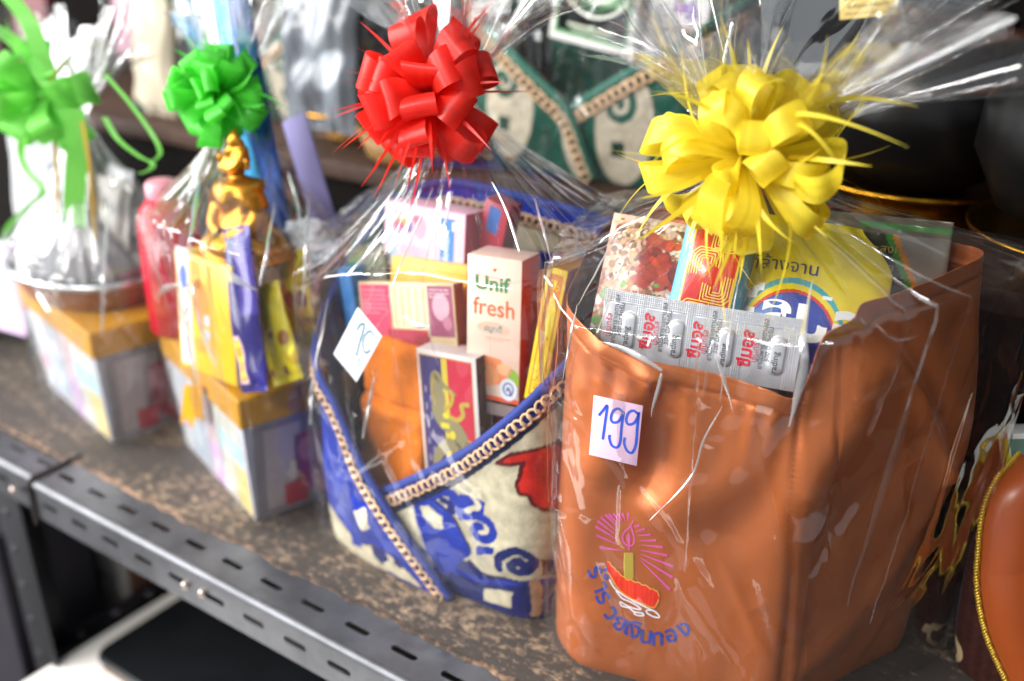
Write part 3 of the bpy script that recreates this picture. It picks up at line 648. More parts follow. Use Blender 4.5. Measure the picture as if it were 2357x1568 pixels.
def food(X, Y, sh):
    C = blobs(X, Y, '#c9a08c', [(330, 0, 58, 2, 88, 1.2, 4.2, ['#d9b8a8', '#c98f78', '#a86a50', '#eadbd2', '#b98264', '#8a4a38']), (250, 6, 60, 40, 92, 1, 3.4, ['#c79a62', '#8d5a2d', '#e2c9a0', '#6a3f22', '#f0dcc0']), (46, 28, 54, 44, 78, 2.5, 7, ['#a52418', '#c23a22', '#7d1712', '#b8402a']), (16, 4, 44, 10, 46, 2, 5, ['#4d8a3a', '#6da04b', '#3d6a2a']), (30, 0, 30, 2, 34, 1.5, 4, ['#efe6e0', '#d9b8ae', '#7d9a5a'])], 3)
    d = np.hypot(X - 36, (Y - 21) / 1.1); k = np.clip((10.5 - d) / 1.2, 0, 1)[..., None]; C = C * (1 - k) + k * np.where(d[..., None] < 8.6, L3('#b9d67a'), L3('#6fa52e'))
    k = np.clip((X - 56) / 2, 0, 1)[..., None]; return C * (1 - k) + k * L3('#e6e4ea')
pouch('noodle_packet', 'clear fronted packet printed with spicy chopped food and a lime, leftmost in the orange bag', 'packet', fr, wN, hN, 14, food, wr=1.3, seed=3, rough=.34, nu=110, nv=150)
fr2 = frame3(at(1412, 560, 205), at(1640, 590, 215), at(1412, 492, 205))
pouch('blue_packet', 'light blue packet edge showing behind the noodle packet', 'packet', fr2.shift(x=2, y=-62), 56, 80, 5, lambda X, Y, s: np.ones(X.shape + (3,)) * L3('#58aee6') * (1 - .2 * np.sin(X * 2.2) ** 8)[..., None], seed=8, rough=.15)
fr = frame3(at(1512, 805, 140), at(1690, 846, 152), at(1628, 505, 188)); wK, hK = 52, 114
def keyc(X, Y, sh):
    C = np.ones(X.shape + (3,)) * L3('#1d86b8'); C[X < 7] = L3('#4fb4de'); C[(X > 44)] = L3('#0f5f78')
    k = (X > 8) & (X < 43); C[k] = L3('#c01f1c'); b = (np.abs(X - 8) < .7) | (np.abs(X - 43) < .7); C[b] = L3('#e8c437'); C[Y > 104] = L3('#177a8c'); return C
kp = Print(); g = '#efc93a'
def meander(cx, cy_, s, flip):
    for i in range(5):
        r = s * (1 - i * .19)
        q = [(-r, -s), (-r, r * .55), (-r * .6, r), (r, r), (r, -r * .3)] if i < 4 else [(-r, -s * .6), (-r, r), (r, r)]
        q = np.array(q) * ([1, 1] if not flip else [-1, -1]); kp.stroke(resample(q + (cx, cy_), 24), .8, g)
meander(19, 30, 10, 0); meander(32, 50, 10, 1); meander(20, 68, 10, 0); meander(32, 87, 10, 1); meander(20, 101, 8, 0)
pouch('key_pattern_sachet', 'teal sachet with red band and yellow key pattern in the orange bag', 'sachet', fr, wK, hK, 11, keyc, kp, wr=.7, seed=12, rough=.18, nu=100, nv=120)
fr = frame3(at(1662, 862, 150), at(1919, 912, 172), at(1718, 552, 212)); wY, hY = 86, 124
def yelc(X, Y, sh):
    C = np.ones(X.shape + (3,)) * L3('#e9d21a')
    d = np.hypot((X - 38) / 43, (Y - 14) / 62)
    for r, c in ((1.0, '#3aa9b8'), (.93, '#e9d21a'), (.86, '#d4332b'), (.82, '#1f3a9c')): C[d < r] = L3(c)
    k = (d < .8) & (X < 30); C[k] = L3('#2a6fc4') * .7 + .3 * L3('#1f3a9c'); return C
yp = Print(); yp.text('ท์ล้างจาน', 2, 80, 13.5, '#22285a', bold=.004); yp.text('ไลปอน', 3, 33, 42, '#eef2f4', bold=.035)
def yedge(u, v): return .5 + (u - .5) * (1 + (.34 * smooth((v - .25) / .3) - .5 * smooth((v - .72) / .3)) * (u > .5) - .1 * smooth((v - .88) / .12))
pouch('yellow_detergent_pouch', 'yellow dish soap pouch with blue dome print behind the pill strip', 'pouch', fr, wY, hY, 20, yelc, yp, wr=1.0, seed=15, rough=.2, nu=190, nv=210, edge=yedge)
fr = frame3(at(1865, 760, 258), at(2140, 800, 268), at(1868, 528, 272))
def dgc(X, Y, sh):
    C = np.ones(X.shape + (3,)) * L3('#2b332a'); C[Y > 74] = L3('#6d6656'); C[(Y > 77) & (Y < 81) & (X > 26)] = L3('#4f8a48'); k = X + (Y - 40) * .5
    C[(k > 62) & (Y < 74)] = L3('#3f8f34'); C[(k > 67) & (Y < 74)] = L3('#d98a2a'); C[(k > 71) & (Y < 74)] = L3('#8d897f'); return C
dp = Print(); dp.text('เอนกประสงค์', 10, 60, 8.5, '#b9a73c', sx=1.1); dp.text('เนตนุย', 30, 46, 9, '#8d866e', bold=.02)
pouch('dark_sachet', 'dark green sachet with yellow lettering at the far side of the orange bag', 'sachet', fr.shift(y=6), 90, 86, 8, dgc, dp, wr=1.4, seed=22, rough=.2)
# pill strip
TL, TR, BL = at(1411, 700, 124), at(1872, 776, 156), at(1378, 802, 116)
fr = frame3(BL, BL + (TR - TL), TL); WS = np.linalg.norm(TR - TL); HS = 44.0; u_ = WS / 4.0
strip = thing('pill_strip', 'silver foil strip of four tablets with red lettering inside the orange bag rim', 'pill strip', fr([[WS / 2, 0, 0]])[0])
nu_, nv_ = 260, 84; XX, YY = np.meshgrid(np.linspace(0, WS, nu_), np.linspace(-6, HS, nv_)); ux = (XX + 6) % u_
q = np.sqrt(np.maximum(np.abs((YY - 17)) - 7, 0) ** 2 + (np.minimum(np.abs(ux - 26), 99)) ** 2)
hb = 2.6 * np.sqrt(np.clip(1 - (q / 6.4) ** 2, 0, 1)) + .9 * np.exp(-(((ux - 12) / 4) ** 2 + ((YY - 18) / 12) ** 2)) + .25 * snoise(XX / 5, YY / 6, 3, 12)
seal = ((YY > HS - 9) | (ux < 2.5) | (ux > u_ - 3.5)); hb = np.where(seal, .28 * (np.sin(XX * 2 * np.pi / 1.5) + np.sin(YY * 2 * np.pi / 1.5)), hb) + 3 * np.sin(XX / WS * np.pi)
PS = fr(np.stack([XX, YY, hb], -1).reshape(-1, 3)); FS = gridF(nu_, nv_)
foil = mk('foil', PS, FS, mat('foil', '#c6c8ce', .3, .4, bump=.15, bscale=260), strip, solid=.4)
bvS = BVHTree.FromPolygons(PS.tolist(), FS.tolist())
def mpS(p):
    out = []
    for a in p:
        o_ = fr([[a[0], a[1], 40.0]])[0]; h_ = bvS.ray_cast(Vector(o_), Vector(-fr.z)); out.append((np.array(h_[0]) if h_[0] else o_ - 40 * fr.z) + fr.z * (.25 + a[2]))
    return np.array(out)
sp_ = Print()
for k in range(5):
    x = k * u_ - 6 - 1.5
    def tx(s, dx, y, size, c, b=0):
        V, F = text2(s, size, 'l', b); V = V @ np.array([[0, 1.], [-1., 0]]) + (x + dx, y)
        if V[:, 0].min() > .5 and V[:, 0].max() < WS - .5: sp_.add(V, F, c)
    tx('ซีมอล', 10.5, 6, 11.5, '#c3182f', .035); tx('เซ็นทรัล', 14.6, 10, 5.6, '#c3344a', .008); tx('ยานี้มีพาราเซตามอล', 18.6, 6, 4.5, '#3a3a40', .004); tx('500 มิลลิกรัม', 22.6, 12, 4.6, '#3a3a40', .004); tx('rading', 28.5, 5, 6.2, '#3a3a40', .004)
sp_.build(mpS, foil, 'lettering', .1)

# price card and film wrap
off = np.array([4.2, -18, 0]) * 1.0
A2, B2_ = (PA[0] + off[0], PA[1] + off[1]), (PB[0] + off[0], PB[1] + off[1])
fr = frame3(atp(1355, 1047, A2, B2_), atp(1465, 1073, A2, B2_), atp(1366, 910, A2, B2_)); WL = np.linalg.norm(atp(1465, 1073, A2, B2_) - atp(1355, 1047, A2, B2_)); HL = np.linalg.norm(atp(1366, 910, A2, B2_) - atp(1355, 1047, A2, B2_))
card = thing('price_card', 'pink price card reading 199 in blue handwriting on the orange bag', 'price card', fr([[WL / 2, 0, 0]])[0], 'handwritten price cards')
V, F, mi = boxmesh(fr, WL, HL, .5, .15); pap = mk('paper', V, F, mat('pink_paper', '#e3bcd6', .7, bump=.05), card)
pc = Print(); bl = '#2f55c8'; a = WL / 33.0; h = HL / 42.0
sc2 = lambda L: [(x * a, y * h) for x, y in L]
pc.stroke(sc2([(4.5, 29), (7, 33), (9.6, 37), (9.3, 28), (8.8, 18), (8.6, 13)]), 2.0, bl, n=40)
pc.stroke(sc2([(20.3, 35), (17, 36.6), (13.8, 34), (12.8, 29), (14.5, 26.5), (18, 28), (20.3, 33), (20.8, 35), (20.4, 25), (20.4, 14), (18.5, 9.8), (15, 10.5), (13, 15), (13.1, 17.5)]), 2.0, bl, n=80)
pc.stroke(sc2([(30.3, 36), (27, 37.5), (24, 35), (23, 30), (25, 27.5), (28.5, 29.5), (30.6, 34.5), (30.8, 37), (30.8, 26), (31, 15), (29, 8.6), (25.5, 9.3), (23.2, 14), (23.3, 18)]), 2.0, bl, n=80)
pc.build(fr, pap, 'handwriting', .12)
V, F, mi = boxmesh(fr.shift(x=WL * .38, y=HL * .78, z=.4), WL * .26, HL * .34, .12, .02); mk('tape', V, F, FILM_G, card)
bp_ = [(-368, 120), (-322, 86), (-250, 101), (-176, 116), (-144, 165), (-90, 262), (-116, 308), (-250, 312), (-385, 300), (-408, 262), (-392, 180)]
tp_ = [(-372, 120), (-326, 92), (-250, 104), (-172, 120), (-118, 165), (-68, 268), (-112, 310), (-250, 312), (-385, 302), (-414, 262), (-398, 180)]
w4 = wrap('film_wrap', 'clear film around the orange satin bag, gathered under the yellow bow', bp_, tp_, 3, [318, 300, 306, 318, 338, 345, 345, 340, 335, 330, 325], (-262, 196, 404), 11, 5, npleat=20, cr=1.3, flare=(92, 92), fdir=(34, 10), folds=18, off=4, foldlen=(.3, .85), fw=(2.2, 9))
bow('ribbon_bow', 'large glossy yellow pull bow on the orange bag', (-248, 158, 414), (.28, -.93, .20), YEL, YEL, [(10, -10, 62), (9, 12, 60), (7, 36, 54), (4, 62, 44)], 19, 46, 7, Hk=.26, tl=(68, 108), tw=4.0, curl=1.3, start=34, roll=.9)
pinch(w4, [([(1872, 640), (1850, 760), (1846, 870), (1815, 988)], [2, 4, 8, 2]), ([(1665, 925), (1622, 1010), (1588, 1100), (1490, 1200)], [1.2, 2.2, 1.8, .6]), ([(1390, 785), (1450, 805), (1528, 852)], [2, 5, 4]), ([(1525, 855), (1512, 905), (1498, 960)], [4, 3, .8]),
           ([(1436, 520), (1390, 600), (1330, 710)], [1, 1.8, 1.2]), ([(1330, 700), (1318, 780), (1300, 880)], [1, 2.4, 1]), ([(1445, 595), (1405, 690), (1375, 770)], [1, 2.4, 1]), ([(1640, 790), (1660, 850), (1690, 950)], [1, 3, .8]), ([(1700, 640), (1680, 760), (1655, 930)], [1, 1.6, 1]), ([(2010, 750), (2060, 780), (2110, 770)], [.6, 1.4, .6])])

# ------------------------------------------------------------------ printed fleece baskets (front one blue, back ones green)
def inpoly(x, y, P):
    P = np.asarray(P); r = np.zeros(x.shape, bool); n = len(P)
    for i in range(n):
        x1, y1 = P[i]; x2, y2 = P[(i + 1) % n]
        if y1 == y2: continue
        c = ((y1 > y) != (y2 > y)) & (x < (x2 - x1) * (y - y1) / (y2 - y1) + x1); r ^= c
    return r
def dline(x, y, L):
    D = np.full(x.shape, 1e9); L = np.asarray(L, float)
    for a, b in zip(L[:-1], L[1:]):
        d = b - a; t = np.clip(((x - a[0]) * d[0] + (y - a[1]) * d[1]) / (d @ d + 1e-9), 0, 1); D = np.minimum(D, np.hypot(x - a[0] - t * d[0], y - a[1] - t * d[1]))
    return D
FLEECE = mat('printed_fleece', '#ffffff', .85, spec=.15, vcol=True, sheen=.08, bump=.6, bscale=420, var=.25, vscale=90)
BRAID = mat('tan_braid', '#e6bd93', .55, bump=.2, bscale=400, var=.08)
def flap(path, cen, n=480, nz=150, zb=2, seed=0, flare=.03, belly=5):
    q = resample(catmull(path, 900), n); L = np.concatenate([[0], np.cumsum(np.linalg.norm(np.diff(q[:, :2], axis=0), axis=1))])
    v = np.linspace(0, 1, nz)[:, None]; Z = zb + (q[None, :, 2] - zb) * v
    k = 1 - .02 * np.exp(-(Z - zb) / 10) + flare * ((Z - zb) / 300 - .1); X = cen[0] + (q[None, :, 0] - cen[0]) * k; Y = cen[1] + (q[None, :, 1] - cen[1]) * k
    P = np.stack([X, Y, Z], -1); N = normals(P)
    P = P + N * (belly * np.exp(-((Z - 70) / 50) ** 2) + 2.2 * snoise(L[None] / 26 + Z / 90, Z / 30, seed, 10))[..., None]
    return P, N, np.broadcast_to(L[None], Z.shape), Z
def braid(P, N, inset, step=7.6, half=4.6, rr=1.2):
    """Ring links laid along the fabric edge, `inset` mm below it."""
    nz = P.shape[0]; edge = P[-1]; nx_ = np.array([np.argmin(np.abs(np.linalg.norm(P[:, i] - edge[i], axis=1) - inset)) for i in range(P.shape[1])])
    C = P[nx_, np.arange(P.shape[1])] + N[nx_, np.arange(P.shape[1])] * 2.2; NN = N[nx_, np.arange(P.shape[1])]
    d = np.concatenate([[0], np.cumsum(np.linalg.norm(np.diff(C, axis=0), axis=1))]); t = np.arange(4, d[-1] - 4, step)
    c = np.stack([np.interp(t, d, C[:, k]) for k in range(3)], 1); nn = np.stack([np.interp(t, d, NN[:, k]) for k in range(3)], 1); T = np.gradient(c, axis=0); T /= np.linalg.norm(T, axis=1)[:, None]; B = np.cross(nn, T)
    out = []; a = np.arange(12) * 2 * np.pi / 12
    for i in range(len(c)):
        tl = .5 if i % 2 else -.5
        ring_ = c[i] + np.cos(a)[:, None] * T[i] * step * .60 + np.sin(a)[:, None] * (B[i] * half) + np.sin(a)[:, None] * tl * T[i] * 2 + (np.cos(2 * a) * .9)[:, None] * nn[i]
        out.append(tube(ring_, rr, 5, True))
    return join(out)
def basket(name, label, R, Lf, cen, paintR, paintL, pipe, group, seed=0, cat='basket', sc_=1.0):
    o = thing(name, label, cat, (cen[0], cen[1], R_z), group)
    PR, NR, LR, ZR = flap(R, cen, seed=seed, zb=R_z); PL, NL, LL, ZL = flap(Lf, cen, seed=seed + 4, zb=R_z)
    for nm, P_, L_, Z_, pf, ed in (('wrap_panel', PR, LR, ZR, paintR, R), ('wrap_panel', PL, LL, ZL, paintL, Lf)):
        bv = BVHTree.FromPolygons(P_.reshape(-1, 3).tolist(), gridF(P_.shape[1], P_.shape[0]).tolist())
        fl = P_.reshape(-1, 3); lf = L_.reshape(-1); zf = Z_.reshape(-1)
        def tolz(pts):
            r = []
            for px, py in pts:
                h_ = bv.ray_cast(Vector(CAM), Vector(ray(px, py)).normalized()); q = np.array(h_[0]) if h_[0] else at(px, py, cen[1] - 97)
                i = np.argmin(((fl - q) ** 2).sum(1)); r.append((lf[i], zf[i]))
            return np.array(r)
        C = pf(L_, Z_, (P_[-1, :, 2])[None] - Z_, tolz)
        mk(nm, fl, gridF(P_.shape[1], P_.shape[0]), FLEECE, o, col=C.reshape(-1, 3), solid=5)
    for P_, N_ in ((PR, NR), (PL, NL)):
        V, F = braid(P_, N_, 11 * sc_, 7.8 * sc_, 4.6 * sc_, 1.25 * sc_); mk('braid_trim', V, F, BRAID, o)
        if P_ is PR:
            kb = P_[-1][:, 1] > cen[1] + 40
            Pi = P_[:, kb] - N_[:, kb] * 12; V, F = braid(Pi, -N_[:, kb], 16 * sc_, 7.8 * sc_, 4.6 * sc_, 1.25 * sc_); mk('braid_trim', V, F, BRAID, o)
        V, F = tube(resample(P_[-1] - N_[-1] * 2.5, 160), 4.2 * sc_, 8); mk('piping', V, F, pipe, o)
    return o
R_z = 2
D2 = lambda L: [(690.5 + .3395 * x, 1035.8 + .3395 * y * .95) for x, y in L]
blue, blue2, cream, navy = L3('#16309a'), L3('#0f1c62'), L3('#cfc5a8'), L3('#161b45')
def paintR(L, Z, dep, T):
    L, Z = L + .7 * snoise(L / 4, Z / 4, 1, 12), Z + .7 * snoise(L / 6, Z / 6, 2, 12)
    C = np.ones(L.shape + (3,)) * cream * (.92 + .1 * snoise(L / 20, Z / 14, 4, 8))[..., None]
    poly = lambda pts, c: C.__setitem__(inpoly(L, Z, T(D2(pts))), c)
    line = lambda pts, w_, c: C.__setitem__(dline(L, Z, T(D2(catmull(pts, 24)))) < w_, c)
    k = inpoly(L, Z, T(D2([(760, 400), (880, 330), (1010, 440), (1070, 520), (1115, 620), (1160, 740), (1080, 830), (980, 960), (850, 700)]))); C[k] = blue
    poly([(960, 930), (1080, 800), (1150, 790), (1250, 880), (1400, 925), (1590, 960), (1740, 930), (1800, 1200), (1400, 1300), (900, 1100)], blue2)
    C[Z < 27 + 7 * np.sin(L / 22)] = blue2; C[(Z > 36 + 7 * np.sin(L / 22)) & (Z < 42 + 7 * np.sin(L / 22))] = blue
    dk = L3('#2a2230'); line([(880, 330), (1010, 440), (1115, 620), (1160, 740)], 1.1, dk); line([(1150, 790), (1250, 880), (1400, 925), (1590, 960)], 1.2, dk)
    poly([(810, 410), (870, 400), (960, 480), (965, 570), (920, 560), (830, 470)], cream)
    line([(900, 320), (980, 300), (1040, 330), (1060, 430)], 4.0, blue)
    poly([(1075, 320), (1250, 365), (1245, 465), (1060, 450)], blue)
    line([(1090, 470), (1200, 470), (1290, 530), (1305, 600), (1250, 640), (1190, 610), (1180, 560), (1220, 550)], 4.0, blue)
    line([(1165, 330), (1210, 400), (1130, 440)], 2.2, cream); line([(960, 350), (1010, 380), (1030, 440)], 3, blue2); poly([(1190, 690), (1310, 690), (1310, 750), (1200, 745)], blue)
    line([(1350, 850), (1340, 790), (1400, 735), (1500, 730), (1580, 790), (1560, 860), (1470, 870), (1430, 830), (1475, 800), (1510, 820)], 4.0, blue2)
    poly([(1240, 985), (1440, 1015), (1430, 1130), (1250, 1080)], cream)
    poly([(1640, 780), (1740, 770), (1740, 900), (1650, 900)], L3('#4a2030'))
    line([(1590, 950), (1610, 1050), (1600, 1160)], 4.5, L3('#b98f6a'))
    fl_ = [(1330, 90), (1440, 30), (1740, -60), (1900, 100), (1900, 400), (1740, 430), (1640, 430), (1570, 385), (1555, 330), (1490, 310), (1455, 250), (1480, 170), (1520, 90), (1420, 112)]
    q = T(D2(fl_)); k = inpoly(L, Z, q); C[k] = L3('#c8261c') * (1 + .12 * snoise(L / 9, Z / 9, 6, 8))[k][..., None]; C[dline(L, Z, np.vstack([q, q[:1]])) < 1.6] = L3('#5a1216')
    rest = L > T(D2([(1800, 600)]))[0, 0] + 20                     # pattern goes on round the side and back
    sw = np.sin(L / 17) + np.sin(Z / 15 + L / 40); C[rest & (sw > .5)] = blue; C[rest & (sw < -1.2)] = L3('#c8261c')
    C[dep < 19] = blue * 1.05; C[(dep > 16) & (dep < 25)] = navy; return C
def paintL(L, Z, dep, T):
    L, Z = L + .7 * snoise(L / 4, Z / 4, 3, 12), Z + .7 * snoise(L / 6, Z / 6, 4, 12)
    C = np.ones(L.shape + (3,)) * blue * (1 + .15 * snoise(L / 15, Z / 20, 7, 8))[..., None]
    poly = lambda pts, c: C.__setitem__(inpoly(L, Z, T(D2(pts))), c)
    poly([(150, 230), (190, 360), (250, 470), (320, 570), (400, 660), (500, 690), (620, 760), (720, 860), (830, 980), (600, 930), (350, 800), (160, 650)], cream)
    C[dline(L, Z, T(D2(catmull([(150, 230), (190, 360), (250, 470), (320, 570), (400, 660), (500, 690), (620, 760), (720, 860), (830, 980)], 30)))) < 1.0] = L3('#4a3428')
    poly([(360, 425), (440, 410), (475, 560), (410, 572)], cream)
    poly([(480, 690), (560, 700), (600, 790), (560, 820), (500, 760)], blue2); poly([(640, 770), (690, 800), (690, 850), (640, 820)], blue2); poly([(250, 390), (310, 450), (320, 540), (270, 470)], blue); poly([(340, 600), (400, 620), (420, 700), (360, 680)], blue)
    C[dep < 9] = navy; return C
Rb = [(-545, 106, 76), (-510, 104, 99), (-474, 102, 126), (-437, 103, 157), (-398, 107, 198), (-376, 120, 226), (-362, 150, 250), (-360, 200, 280), (-370, 262, 300), (-420, 290, 304), (-500, 296, 308), (-590, 292, 312), (-632, 268, 304)]
Lb = [(-645, 270, 296), (-650, 205, 252), (-642, 150, 208), (-612, 112, 182), (-583, 101, 156), (-556, 96, 116), (-521, 94, 80), (-491, 93, 46), (-456, 95, 5)]
PIPE = mat('blue_piping', '#1f3890', .7, sheen=.3, bump=.4, bscale=400)
basket('fleece_basket', 'blue, cream and red printed fleece basket with tan braid edging', Rb, Lb, (-500, 205), paintR, paintL, PIPE, 'printed fleece baskets', 31)

# ------------------------------------------------------------------ things in the blue basket
def fpx(bl, br, tl, yb, yr=None, yt=None): return frame3(at(*bl, yb), at(*br, yr or yb), at(*tl, yt or yb))
fr = Frame((-586, 131, 60), (1, -.05, 0), (-.03, .12, 1))                          # orange towel
tw = thing('orange_towel', 'folded orange towel in the blue basket beside the matchbox', 'towel', (-545, 150, 60))
nu, nv = 70, 120; u, v = np.meshgrid(np.linspace(0, 1, nu), np.linspace(0, 1, nv))
for k in range(3):
    sh = (1 - np.abs(2 * u - 1) ** 6) ** .5 * np.clip((1 - v) * 14, 0, 1) ** .5
    Pt = fr(np.stack([u * (82 - 2 * k), v * (152 - 5 * k), -k * 15 + 10 * sh + 1.8 * snoise(u * 9, v * 8, 40 + k, 10) - 4 * np.exp(-((v - .62) / .02) ** 2) + 3 * np.exp(-((v - .56) / .05) ** 2)], -1).reshape(-1, 3))
    mk('towel_fold', Pt, gridF(nu, nv), mat('orange_towelling', '#e07a24', .9, spec=.1, sheen=.4, bump=1.0, bscale=520, var=.1, vscale=90), tw, solid=8)
fr = fpx((979, 1093), (1117, 1130), (979, 848), 124, 126, 130); Wm, Hm = 62, 118
mp_ = Print(); gd, gy = '#b9a03c', '#8f8560'
mp_.rect(2.5, 2, Wm - 7, Hm - 6, '#c98c2c'); mp_.rect(3.6, 3, 27, Hm - 8, '#3a2f6b', 2); mp_.rect(30.6, 3, Wm - 36, Hm - 8, '#c2243e', 2); mp_.rect(26, 3, 6, Hm - 8, '#d2b93a', 3)
mp_.stroke([(20, 4), (14, 16), (20, 28), (30, 36), (40, 32), (43, 42), (36, 52), (26, 56), (20, 66), (22, 78), (18, 90), (20, 98), (26, 90), (33, 86), (40, 82)], np.interp(np.linspace(0, 1, 70), [0, .1, .3, .5, .7, .85, 1], [3, 9, 13, 16, 11, 5, 2]), gy, 4, n=70)
mp_.stroke([(30, 62), (40, 60), (46, 66), (45, 74), (53, 76)], 4.2, gd, 5, n=24); mp_.stroke([(26, 68), (33, 72), (36, 80), (34, 86)], 3.4, gd, 5, n=20); mp_.stroke([(17, 70), (14, 84), (20, 98), (17, 92)], 1.6, gd, 5, n=20)
mp_.ell(34, 45, 3, 4, '#d9cc3a', 6); mp_.ell(28, 62, 3.4, 3, '#d9cc3a', 6); mp_.rect(22, 50, 9, 5, '#d9cc3a', 6)
for k in range(9): mp_.rect(7 + (k % 2) * 5, 16 + k * 8, 1.6, 6, '#9d96ae', 4)
mp_.text('HLAO', 54, 14, 11, '#d99a2c', 4, rot=90, bold=.03)
mb = carton('matchbox', 'purple and red matchbox with gold creature emblem in the blue basket', 'matchbox', fr, Wm, Hm, 26, '#d9d2cf', '#3d2126', '#cbc3c0', prints=mp_)
fr = fpx((1085, 912), (1219, 940), (1076, 588), 140, 148, 150); Wu, Hu = 56, 138
up = Print(); og = '#ef5a28'
up.lines(20, 62, 26, 2, '#c98a72', seed=3); up.lines(8, 119, 38, 1, '#d9a08a', seed=5); up.text('Unif', 8, 107, 19, '#1f7d4d', bold=.03, sx=1.1); up.text('fresh', 6.5, 83, 23, og, bold=.012, sx=.95); up.ell(28, 71, 17, 6, '#efb39c'); up.text('สมูทตี้', 18, 68, 8, '#5f9a8f', 2, bold=.03); up.poly([(26, 127), (31, 128), (28.5, 124)], og)
up.poly([(6, 36), (20, 44), (36, 42), (44, 30), (42, 18), (22, 16), (6, 22)], '#f08a52', 1); up.ell(22, 24, 13, 10, '#f5a06a', 2); up.ell(12, 14, 8, 7, '#ee8b4a', 2); up.ell(50, 26, 5.5, 9, '#8fb03a', 2, rot=20); up.ell(17, 32, 5, 2.6, '#5e9a3a', 3, rot=-25); up.ell(40, 33, 8, 6, '#f4b183', 2)
up.ell(45, 14, 9.6, 11, '#d9dbe4', 4); up.stroke([(45 + 5 * math.cos(t), 14.5 + 6 * math.sin(t)) for t in np.linspace(0, 6.28, 30)], 1.3, '#3a4f8f', 5); up.stroke([(43, 12), (45, 16), (47, 12), (48, 8)], 1.6, '#3a4f8f', 5, n=14)
up.rect(1, 0.5, Wu - 2, 4.5, '#d9502a', 1); up.rect(14, -14, 40, 12, '#8d7c78', 1)
up.fit(49 / 56, 122 / 138); Wu, Hu = 49, 122; fr = fr.shift(x=-5)
carton('juice_carton', 'pale peach juice carton with green and orange lettering in the blue basket', 'juice carton', fr, Wu, Hu, 34, '#e9c8b4', '#cf4a24', '#dcb6a6', prints=up, rough=.32)
fr = fpx((1230, 925), (1272, 940), (1211, 613), 140, 142, 152); Wi, Hi = 21.5, 136
ip = Print(); ip.rect(4, 6, 14, 124, '#d07a1e'); ip.poly([(5.5, 8), (16.5, 8), (16.5, 96), (11, 112), (5.5, 96)], '#e6cf22', 2); ip.poly([(9, 124), (13, 124), (11, 114)], '#e6cf22', 2); ip.text('ธูปหอมตะเกียบ', 13.6, 12, 9.5, '#c4701e', 3, rot=90, bold=.01)
for q in (8, 14): ip.stroke([(q + 2 * math.cos(t), 117 + 2 * math.sin(t)) for t in np.linspace(0, 6.3, 14)], .8, '#e6cf22', 2)
ip2 = Print(); ip2.rect(2, 2, 60, 132, '#a8481a'); ip2.rect(4, 4, 56, 128, '#b7561f', 2)
fr = fr.shift(x=-10); ip.fit(17.5 / 21.5, 112 / 136); Wi, Hi = 17.5, 112; ip2.fit(48 / 62, 112 / 136)
carton('incense_box', 'slim yellow incense box with orange border at the basket corner', 'incense box', fr, Wi, Hi, 48, '#e8c81e', '#b4571d', '#c98a24', prints=ip, sprints=ip2)
fr = fpx((883, 607), (1062, 646), (866, 468), 186, 190, 192); Wl, Hl = 88, 58
lp = Print(); lb = '#2a78c8'
lp.rect(62, 6, 15, 46, lb); lp.text('L', 75, 50, 16, '#e9ecef', 2, rot=-90, bold=.03); lp.text('actasoy', 66.5, 42, 9.6, '#dfe9f4', 2, rot=-90, bold=.012)
lp.ell(20, 38, 9, 8, '#e8a33a', 2); lp.ell(17, 37, 5.5, 6, '#e0507a', 3); lp.ell(28, 39, 4, 6, '#6f6aa8', 2); lp.ell(12, 40, 2.4, 3.4, '#4d7fc0', 2); lp.ell(15, 50, 5, 3, '#9aa9c4', 2); lp.rect(6, 4, 9, 26, '#a7bedd', 1); lp.ell(40, 40, 7, 11, '#ec9fb4', 1); lp.ell(36, 46, 5, 4, '#d9607e', 2); lp.rect(42, 4, 6, 9, '#b04f6c', 1); lp.poly([(30, 24), (36, 10), (40, 8), (33, 26)], '#9fb2d6', 1)
lp.lines(20, 20, 30, 4, '#c98aa0', seed=8); lp.lines(50, 54, 26, 1, '#b06c88', seed=9)
for k in range(9): lp.rect(56.5, 10 + k * 4.4, 2.6, 2.6, '#7d9dcc', 1)
carton('pink_milk_carton', 'pink milk carton lying on its side with blue label on top of the basket', 'milk carton', fr, Wl, Hl, 34, '#f1c0d2', '#b3304a', '#ecb2c8', prints=lp)
fr = fpx((1095, 575), (1125, 590), (1090, 470), 215); rp = Print(); rp.rect(6, 22, 12, 24, '#2f5fa8')
carton('red_carton', 'small red carton with blue label half hidden behind the pink carton', 'carton', fr, 26, 50, 20, '#a81f36', prints=rp)
fr = fpx((895, 760), (1057, 790), (892, 620), 165, 170, 176); yp2 = Print(); yp2.rect(3, 2, 76, 52, '#dca52e'); yp2.rect(28, 6, 3, 40, '#a8772a', 2); yp2.rect(44, 10, 3, 30, '#b98a3a', 2); yp2.lines(50, 44, 24, 6, '#a8772a', 4, 1, 3, 3); yp2.lines(6, 44, 18, 5, '#c08f2e', 4, 1, 3, 5)
carton('golden_carton', 'golden yellow carton lying under the pink milk carton', 'carton', fr, 82, 68, 40, '#e3ae34', '#8f4d22', '#e9b95a', prints=yp2)
